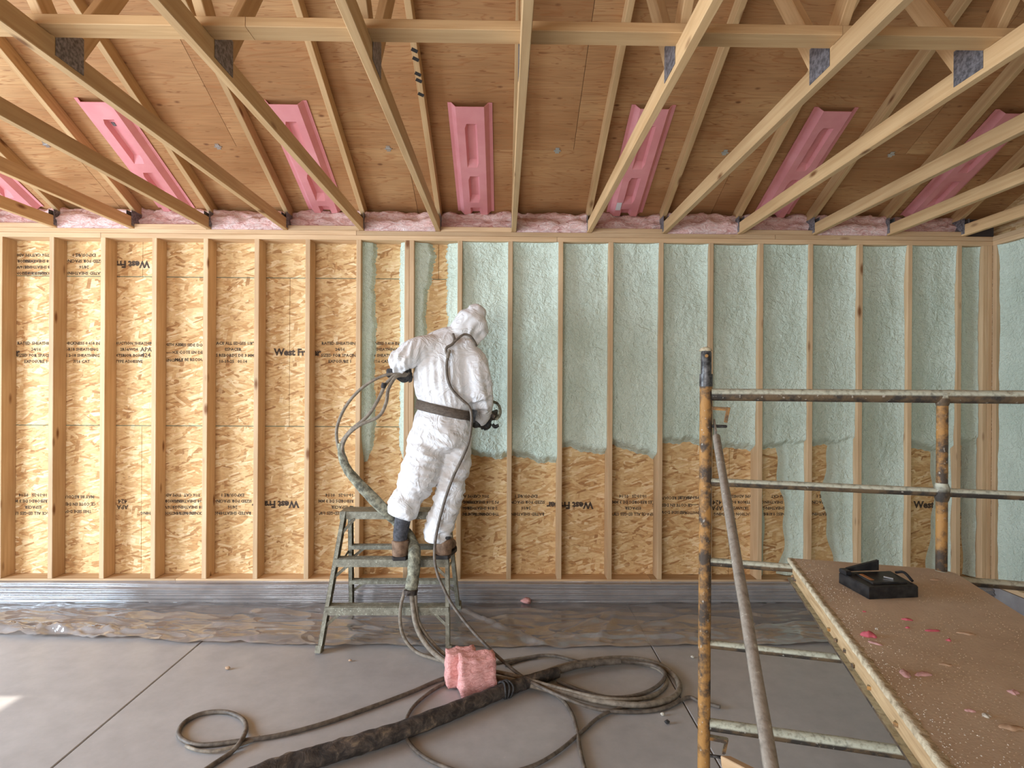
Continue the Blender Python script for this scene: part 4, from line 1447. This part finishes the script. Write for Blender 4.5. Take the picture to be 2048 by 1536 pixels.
hose('hose', [G(975, 1344), G(920, 1356), G(870, 1378), G(828, 1412), G(810, 1448), G(815, 1480), G(840, 1508), G(880, 1530), G(940, 1548), G(1010, 1546), G(1070, 1530), G(1120, 1500), G(1165, 1462), G(1205, 1430), G(1260, 1408)], 0.0095, M['hosedark'], 'thin dark hose sweeping a wide circle under the fat sleeve')
hose('hose', [G(1080, 1372), G(1118, 1394), G(1142, 1424), G(1154, 1462), G(1160, 1500), G(1172, 1545), G(1190, 1590)], 0.010, M['hosedark'], 'thin dark hose leaving the coil towards the camera')
hose('hose', [G(1010, 1330), G(1040, 1320), G(1075, 1312, 0.02), G(1110, 1312, 0.02), G(1150, 1322, 0.02), G(1190, 1332)], 0.011, M['hosedark'], 'dark hose lying along the plastic hem behind the pink block')

# pink insulation offcut: two layers
blk = thing('insulation_block', 'torn block of pink insulation lying on the hoses', 'insulation', G(940, 1395, 0))


def lump(name, c_, size, rz, seed, par):
    n = 9
    m = MB()
    R = Matrix.Rotation(rz, 3, 'Z')
    hx, hy, hz = [s / 2 for s in size]
    bm = bmesh.new()
    bmesh.ops.create_cube(bm, size=2)
    bmesh.ops.subdivide_edges(bm, edges=bm.edges[:], cuts=n, use_grid_fill=True)
    vs, fs = [], []
    bm.verts.ensure_lookup_table()
    for v_ in bm.verts:
        p = Vector((v_.co.x * hx, v_.co.y * hy, v_.co.z * hz))
        q = p * 22 + Vector((seed, 0, 0))
        d = noise.noise_vector(q) * 0.011 + noise.noise_vector(q * 2.7) * 0.006
        p = p + d
        p.z = max(p.z, -hz)
        vs.append(Vector(c_) + R @ p + Vector((0, 0, hz)))
    fs = [[v_.index for v_ in f_.verts] for f_ in bm.faces]
    bm.free()
    return obj(name, vs, fs, M['block'], par, True)


pb = G(948, 1400, 0.0)
lump('front_layer', pb + Vector((0.012, 0.075, 0.012)), (0.20, 0.12, 0.20), 0.25, 3.0, blk)
lump('back_layer', pb + Vector((-0.085, 0.165, 0.012)), (0.17, 0.10, 0.19), 0.25, 9.0, blk)

# ------------------------------------------------------------------ scaffold
A0 = P(1412, 775, 2.05)
B0 = P(2048, 775, 2.05 * 0.877)
fd = Vector((B0.x - A0.x, B0.y - A0.y, 0)).normalized()
pd = Vector((fd.y, -fd.x, 0))                      # towards the camera
ZR = [1.719, 1.408, 1.124, 0.831, 0.545]
FW = 1.52


def scaffold(o0, label, detail):
    sf = thing('scaffold', label, 'scaffold', (o0.x, o0.y, 0), 'rusty scaffold frames')
    at = lambda u, z, d=0.0: Vector((o0.x, o0.y, 0)) + fd * u + pd * d + Vector((0, 0, z))
    for u in (0, FW):
        po = MB().tube([at(u, 0.05), at(u, 0.6), at(u, 1.2), at(u, 1.752)], 0.0215, 16).build('post', M['steel_y'], sf, True)
        MB().tube([at(u, 0.0), at(u, 0.012), at(u, 0.014), at(u, 0.06)], [0.055, 0.055, 0.03, 0.03], 16).build('base_plate', M['steel_d'], po)
        MB().tube([at(u, 1.748), at(u, 1.792)], 0.0228, 16).build('collar', M['pin'], po, True)
        MB().tube([at(u, 1.79), at(u, 1.868), at(u, 1.876)], [0.0185, 0.0185, 0.014], 16).build('coupling_pin', M['pin'], po, True)
        MB().tube([at(u, 1.856, 0.0), at(u, 1.856, 0.022)], [0.007, 0.006], 8).build('pin_hole_rivet', M['steel_y'], po)
        lump_ = MB().tube([at(u, 1.874), at(u, 1.884), at(u, 1.889)], [0.021, 0.017, 0.006], 10, jitter=0.5).build('foam_crumb', M['crust'], po, True)
        for z in (ZR[0] - 0.048, ZR[4] - 0.045):
            s = 1 if u == 0 else -1
            hk = MB().bar(at(u + s * 0.018, z), at(u + s * 0.078, z - 0.003), 0.012, 0.020, (0, 0, 0.2))
            hk.bar(at(u + s * 0.076, z + 0.004), at(u + s * 0.066, z - 0.050), 0.012, 0.014, fd)
            hk.build('lock_hook', M['steel_y'], sf)
        for z in (ZR[0] - 0.112, ZR[4] - 0.11):
            s = 1 if u == 0 else -1
            MB().tube([at(u + s * 0.015, z), at(u + s * 0.068, z), at(u + s * 0.072, z)], [0.0055, 0.0055, 0.0035], 10).build('brace_stud', M['pin'], sf, True)
    for k, z in enumerate(ZR):
        r = 0.0215 if k in (0, 4) else 0.0145
        n = 24
        pts = [at(0.018 + (FW - 0.036) * i / n, z) for i in range(n + 1)]
        MB().tube(pts, r, 14, jitter=0.05).build('rail' if k in (0, 4) else 'rung', M['steel_d'], sf, True)
    for u in (0.73, 0.80 + 0.0):
        if u > 0.75:
            continue
        MB().tube([at(u, ZR[4]), at(u, 0.9), at(u, 1.3), at(u, ZR[0])], 0.0165, 14).build('upright', M['steel_y'], sf, True)
        for z in ZR[:4]:
            MB().tube([at(u, z - 0.03), at(u, z - 0.012), at(u, z + 0.012), at(u, z + 0.03 if z < 1.7 else z + 0.012)], [0.017, 0.023, 0.023, 0.017], 12).build('weld_collar', M['steel_d'], sf, True)
    return sf


scaffold(A0, 'rusty yellow scaffold frame standing right of the stepladder', True)
BAY = 2.4
scaffold(A0 + pd * BAY, 'second scaffold frame beside the camera, outside the photo', False)
# diagonal brace
b0 = Vector((A0.x, A0.y, ZR[0] - 0.112)) + fd * 0.030
b1 = Vector((A0.x, A0.y, 0.52)) + pd * BAY + fd * 0.03
br = thing('cross_brace', 'spattered grey diagonal brace tube running down from the scaffold post', 'brace', b1)
pts = [b0.lerp(b1, i / 30) for i in range(31)]
MB().tube([b0 + (b1 - b0) * 0.03] + pts[2:], 0.0128, 12, jitter=0.12).build('brace_tube', M['steel_g'], br, True)
R, L, _ = axes(b0, b0 + (b1 - b0) * 0.05, fd)
m = MB()
m.prism_box(b0.lerp(b1, 0.006), 0.003, 0.013, 0.045, R)
m.build('flattened_end', M['steel_g'], br)

# plank
FLc = P(1580, 1124, 2.05 * 0.964)
ZT = ZR[2] + 0.0155 + 0.0005
pl0 = Vector((FLc.x, FLc.y, 0)) - pd * 0.02
PWD, PLEN = 0.485, 2.52
plank = thing('scaffold_plank', 'dusty plywood scaffold plank lying across the rungs on the right', 'plank', pl0)
at = lambda u, d, z: pl0 + fd * u + pd * d + Vector((0, 0, ZT + z))
TH = 0.013
outl = []
rad = 0.085
for k in range(7):
    a_ = math.pi / 2 * k / 6
    outl.append((PWD - rad + rad * math.sin(a_), rad * 0.55 - rad * 0.55 * math.cos(a_)))
outl = [(0.004, 0.0)] + outl + [(PWD, PLEN), (0.0, PLEN), (0.0, 0.006)]
n = len(outl)
vs = [at(u, d, 0.0) for u, d in outl] + [at(u, d, TH) for u, d in outl]
fs = [tuple(range(n)), tuple(reversed(range(n, 2 * n)))] + [(i, n + i, n + (i + 1) % n, (i + 1) % n) for i in range(n)]
obj('deck_panel', vs, fs, M['plank'], plank)
for u in (0.012, PWD - 0.012):
    s = -1 if u < 0.2 else 1
    m = MB()
    for d0, d1 in ((0.045, PLEN),):
        m.bar(at(u, d0, -0.022), at(u, d1, -0.022), 0.044, 0.018, (0, 0, 1))
    m.build('side_rail', M['plankside'], plank)
    m = MB()
    m.bar(at(u + s * 0.006, 0.035, -0.0475), at(u + s * 0.006, PLEN, -0.0475), 0.006, 0.034, (0, 0, 1))
    m.build('bottom_flange', M['steel_d'], plank)
    for d in (0.06, 0.075, 0.10, 0.5, 0.56, 0.63, 0.7, 0.8, 0.95, 1.1):
        MB().box(at(u + s * 0.010, d + 0.006 * math.sin(d * 50), -0.030 - 0.008 * (d * 37 % 1)), (0.008, 0.010, 0.008), Matrix.Rotation(d * 9, 3, 'Z')).build('bolt_head' if d < 0.2 else 'foam_drip', M['steel_y'], plank)
# crust along the near edge
vs, fs = [], []
NN = 160
for i in range(NN + 1):
    d = 0.0 + (PLEN * 0.62) * i / NN
    q = Vector((d * 30, 0, 0))
    a_ = 0.003 + 0.010 * abs(noise.noise(q)) + 0.004 * noise.noise(q * 3)
    hh = 0.001 + 0.005 * abs(noise.noise(q + Vector((9, 4, 0))))
    vs += [at(-0.004 - a_ * 0.25, d, TH * 0.2), at(-0.003 - a_ * 0.3, d, TH + 0.001), at(a_ * 0.5, d, TH + hh), at(a_ + 0.008, d, TH + 0.0004)]
for i in range(NN):
    for j in range(3):
        fs.append((i * 4 + j, i * 4 + j + 1, i * 4 + 5 + j, i * 4 + 4 + j))
obj('edge_crust', vs, fs, M['crust'], plank, True)
rng = random.Random(4)


def grains(name, n, gen, mat, par=None, smin=0.0015, smax=0.004):
    m = MB()
    for i in range(n):
        u, d = gen()
        s = rng.uniform(smin, smax)
        R = Matrix.Rotation(rng.uniform(0, 6.28), 3, 'Z')
        c_ = at(u, d, TH)
        pv = [c_ + R @ Vector(q) for q in ((-s, -s * 0.7, 0), (s, -s * 0.5, 0), (0.3 * s, s, 0), (0, 0, s * 0.9))]
        m.add(pv, [(0, 1, 3), (1, 2, 3), (2, 0, 3)])
    return m.build(name, mat, par)


def gen_any():
    while True:
        u, d = rng.uniform(0.02, PWD - 0.02), rng.uniform(0.05, 2.0)
        if noise.noise(Vector((u * 9, d * 6, 1))) > rng.uniform(-0.4, 0.45):
            return u, d


g1 = grains('foam_dust', 2600, gen_any, M['dust'], None, 0.0006, 0.0015)
tag(g1, 'fine tan crumbs and sawdust strewn over the scaffold plank', 'dust', kind='stuff')
g2 = grains('foam_crumbs', 900, lambda: (min(PWD - 0.02, abs(rng.gauss(0, 0.05)) + 0.01), rng.uniform(0.0, 1.4)), M['scrap_white'], None, 0.0007, 0.0018)
tag(g2, 'pale foam crumbs gathered along the plank edge', 'crumbs', kind='stuff')


def onplank(px, py):
    return PF(px, py, ZT + TH)


def scrap(px, py, L_, W_, H_, rz, mat, label, seed):
    c_ = onplank(px, py)
    R = Matrix.Rotation(rz, 3, 'Z')
    n1_, n2_ = 9, 5
    vs, fs = [], []
    for side_ in (1, 0):
        for i in range(n1_):
            u = i / (n1_ - 1) * 2 - 1
            for j in range(n2_):
                v_ = j / (n2_ - 1) * 2 - 1
                wv_ = math.sqrt(max(0.02, 1 - u * u * 0.9)) * (1 + 0.4 * noise.noise(Vector((u * 2.2, seed, 0))))
                bend = 0.35 * W_ * noise.noise(Vector((u * 1.5, seed * 2, 5)))
                hz = H_ * (1 - 0.8 * v_ * v_) * math.sqrt(max(0.03, 1 - u * u)) * (0.7 + 0.9 * abs(noise.noise(Vector((u * 3, v_ * 2, seed))))) if side_ else 0.0
                vs.append(c_ + R @ Vector((u * L_ / 2, v_ * W_ / 2 * wv_ + bend, hz + 0.0003)))
    k0 = n1_ * n2_
    for i in range(n1_ - 1):
        for j in range(n2_ - 1):
            a_ = i * n2_ + j
            q = (a_, a_ + n2_, a_ + n2_ + 1, a_ + 1)
            fs.append(q)
            fs.append(tuple(k0 + t_ for t_ in reversed(q)))
    rim = [i * n2_ for i in range(n1_)] + [(n1_ - 1) * n2_ + j for j in range(1, n2_)] + [i * n2_ + n2_ - 1 for i in range(n1_ - 2, -1, -1)] + [j for j in range(n2_ - 2, 0, -1)]
    for a_, b_ in zip(rim, rim[1:] + rim[:1]):
        fs.append((a_, k0 + a_, k0 + b_, b_))
    o = obj('foam_scrap', vs, fs, M[mat], None, True, True)
    return tag(o, label, 'scrap', 'scraps littering the plank')


for q in (
    (1737, 1272, 0.034, 0.024, 0.010, -0.4, 'scrap_pink', 'bright pink scrap nearest the left plank edge'),
    (1750, 1287, 0.030, 0.012, 0.004, -0.9, 'scrap_pale', 'pale pink sliver below the bright scrap at the left edge'),
    (1814, 1240, 0.026, 0.010, 0.005, -0.3, 'scrap_pink', 'pink sliver between the black case and the plank middle'),
    (1815, 1256, 0.010, 0.007, 0.004, 0.2, 'scrap_pink', 'tiny pink crumb under the pink sliver'),
    (1865, 1262, 0.036, 0.010, 0.005, -0.1, 'scrap_pink', 'deep pink sliver in the middle of the plank'),
    (1897, 1281, 0.012, 0.009, 0.005, 0.3, 'scrap_pink', 'small red crumb right of the deep pink sliver'),
    (1932, 1268, 0.040, 0.011, 0.004, -0.4, 'scrap_tan', 'tan wood splinter near the right plank edge'),
    (1729, 1224, 0.010, 0.006, 0.003, 0.1, 'scrap_pink', 'tiny pink crumb left of the black case front corner'),
    (1809, 1348, 0.036, 0.018, 0.006, 1.3, 'scrap_pale', 'curled pale pink scrap in the lower middle of the plank'),
    (1846, 1350, 0.038, 0.015, 0.006, 0.1, 'scrap_pale', 'flat pale pink scrap beside the curled one'),
    (1870, 1160, 0.030, 0.011, 0.004, 0.0, 'scrap_tan', 'tan scrap at the rounded far corner of the plank'),
    (1892, 1330, 0.026, 0.009, 0.003, -0.3, 'scrap_tan', 'tan splinter right of the flat pale pink scrap'),
    (2022, 1456, 0.040, 0.016, 0.005, -0.2, 'scrap_tan', 'tan wood chip by the right edge of the photo'),
    (2028, 1386, 0.020, 0.014, 0.006, 0.7, 'scrap_pale', 'small pinkish chip above the tan wood chip at the right edge'),
    (1972, 1432, 0.014, 0.012, 0.005, 0.2, 'scrap_white', 'small whitish chip left of the tan wood chip'),
    (1940, 1422, 0.018, 0.009, 0.004, -0.2, 'scrap_pale', 'small pale chip in the lower right of the plank'),
    (1753, 1259, 0.006, 0.006, 0.005, 0.0, 'scrap_white', 'single white crumb right of the bright pink scrap'),
):
    scrap(*q, seed=q[0] * 0.37 + q[1] * 0.11)

# black tool case on the plank
cs = onplank(1758, 1184)
case = thing('tool_case', 'flat black plastic tool case with a raised flap on the plank', 'tool case', cs)
v0, v1, v2, v3 = onplank(1678, 1166), onplank(1738, 1199), onplank(1836, 1195), onplank(1782, 1164)
HC = 0.034


def slab(pts, z0, z1, inset=0.004):
    c_ = sum(pts, Vector()) / len(pts)
    n_ = len(pts)
    rings_ = [(z0, 0.0), (z1 - inset, 0.0), (z1, inset)]
    vs_, fs_ = [], []
    for z_, ins in rings_:
        for p_ in pts:
            d_ = (c_ - p_).normalized()
            vs_.append(p_ + d_ * ins + Vector((0, 0, z_)))
    for r_ in range(2):
        for i_ in range(n_):
            fs_.append((r_ * n_ + i_, r_ * n_ + (i_ + 1) % n_, (r_ + 1) * n_ + (i_ + 1) % n_, (r_ + 1) * n_ + i_))
    fs_ += [tuple(reversed(range(n_))), tuple(range(2 * n_, 3 * n_))]
    return MB().add(vs_, fs_)


lowp = [v1, v2, v2.lerp(v3, 0.85), v3, v0.lerp(v3, 0.25), v0]
slab(lowp, 0.0006, HC).build('case_body', M['plastic'], case)
ins_ = [v1.lerp(v3, 0.16), v2.lerp(v0, 0.13), v3.lerp(v1, 0.10), v0.lerp(v2, 0.22)]
slab(ins_, HC + 0.0002, HC + 0.005, 0.003).build('lid_panel', M['plastic'], case)
endp = [v0, v0.lerp(v1, 0.25), v0.lerp(v1, 0.25) + (v3 - v0) * 0.10, v0 + (v3 - v0) * 0.12]
slab(endp, HC + 0.0002, HC + 0.012, 0.003).build('latch_block', M['plastic'], case)
fa, fb = v0.lerp(v3, 0.12), v0.lerp(v3, 0.72)
dn = (v1 - v0).normalized()
zu = Vector((0, 0, 1))
q = [fa + zu * (HC + 0.004), fb + zu * (HC + 0.006), fb + zu * (HC + 0.036), fa + zu * (HC + 0.013)]
vs = q + [p_ + dn * 0.010 for p_ in q]
obj('raised_flap', vs, [(0, 1, 2, 3), (7, 6, 5, 4)] + [(i, (i + 1) % 4, 4 + (i + 1) % 4, 4 + i) for i in range(4)], M['plastic'], case)
lp = [v0.lerp(v1, 0.30).lerp(v3.lerp(v2, 0.30), 0.22), v0.lerp(v1, 0.70).lerp(v3.lerp(v2, 0.70), 0.22), v0.lerp(v1, 0.70).lerp(v3.lerp(v2, 0.70), 0.29), v0.lerp(v1, 0.30).lerp(v3.lerp(v2, 0.30), 0.29)]
slab(lp, HC + 0.0053, HC + 0.0062, 0.0003).build('orange_sticker', M['orange'], case)
MB().tube(spline([v2.lerp(v3, 0.2) + zu * (HC + 0.004), v2.lerp(v3, 0.5) + zu * (HC + 0.016), v2.lerp(v3, 0.8) + zu * (HC + 0.004)], 5), 0.004, 8).build('carry_handle', M['plastic'], case, True)
m = MB().bar(v2.lerp(v0, 0.30) + zu * (HC + 0.007), v2.lerp(v0, 0.42) + zu * (HC + 0.0085), 0.004, 0.003)
m.build('metal_clip', M['metal'], case)

# block of wood hooked at the foot of the frame
wb0 = P(1453, 1524, 1.93)
wb1 = P(1520, 1560, 1.62)
wo = lumber('wood_offcut', wb0, wb1, 0.035, 0.035, M['lumber'], None, (0, 0, 1))
tag(wo, 'pale wooden stick poking up at the foot of the scaffold post', 'wood offcut')

# little bits on floor and plastic
for px, py, s, mt, lab in ((1052, 1206, 0.034, 'block', 'small pink insulation tuft on the plastic by the wall'), (1325, 1430, 0.010, 'scrap_white', 'white foam chip on the floor below the hose coil'), (1385, 1315, 0.010, 'scrap_white', 'white foam chip on the plastic left of the scaffold post'),
                           (1334, 1446, 0.012, 'rubber', 'small black scrap on the floor right of the coil'), (455, 1338, 0.013, 'scrap_tan', 'brown sliver on the bare concrete left of the ladder'), (700, 1322, 0.009, 'scrap_tan', 'tiny chip on the concrete below the ladder foot')):
    c_ = PF(px, py, 0.004 if py > 1310 else 0.02)
    bm = bmesh.new()
    bmesh.ops.create_icosphere(bm, subdivisions=2, radius=1)
    bm.verts.ensure_lookup_table()
    vs = [c_ + Vector((v_.co.x * s * 1.2, v_.co.y * s, max(0, v_.co.z * s * 0.8 + s * 0.5))) * 1.0 + noise.noise_vector(v_.co * 2 + c_) * s * 0.5 for v_ in bm.verts]
    fs = [[v_.index for v_ in f_.verts] for f_ in bm.faces]
    bm.free()
    tag(obj('debris_chip', vs, fs, M[mt], None, True, True), lab, 'debris')
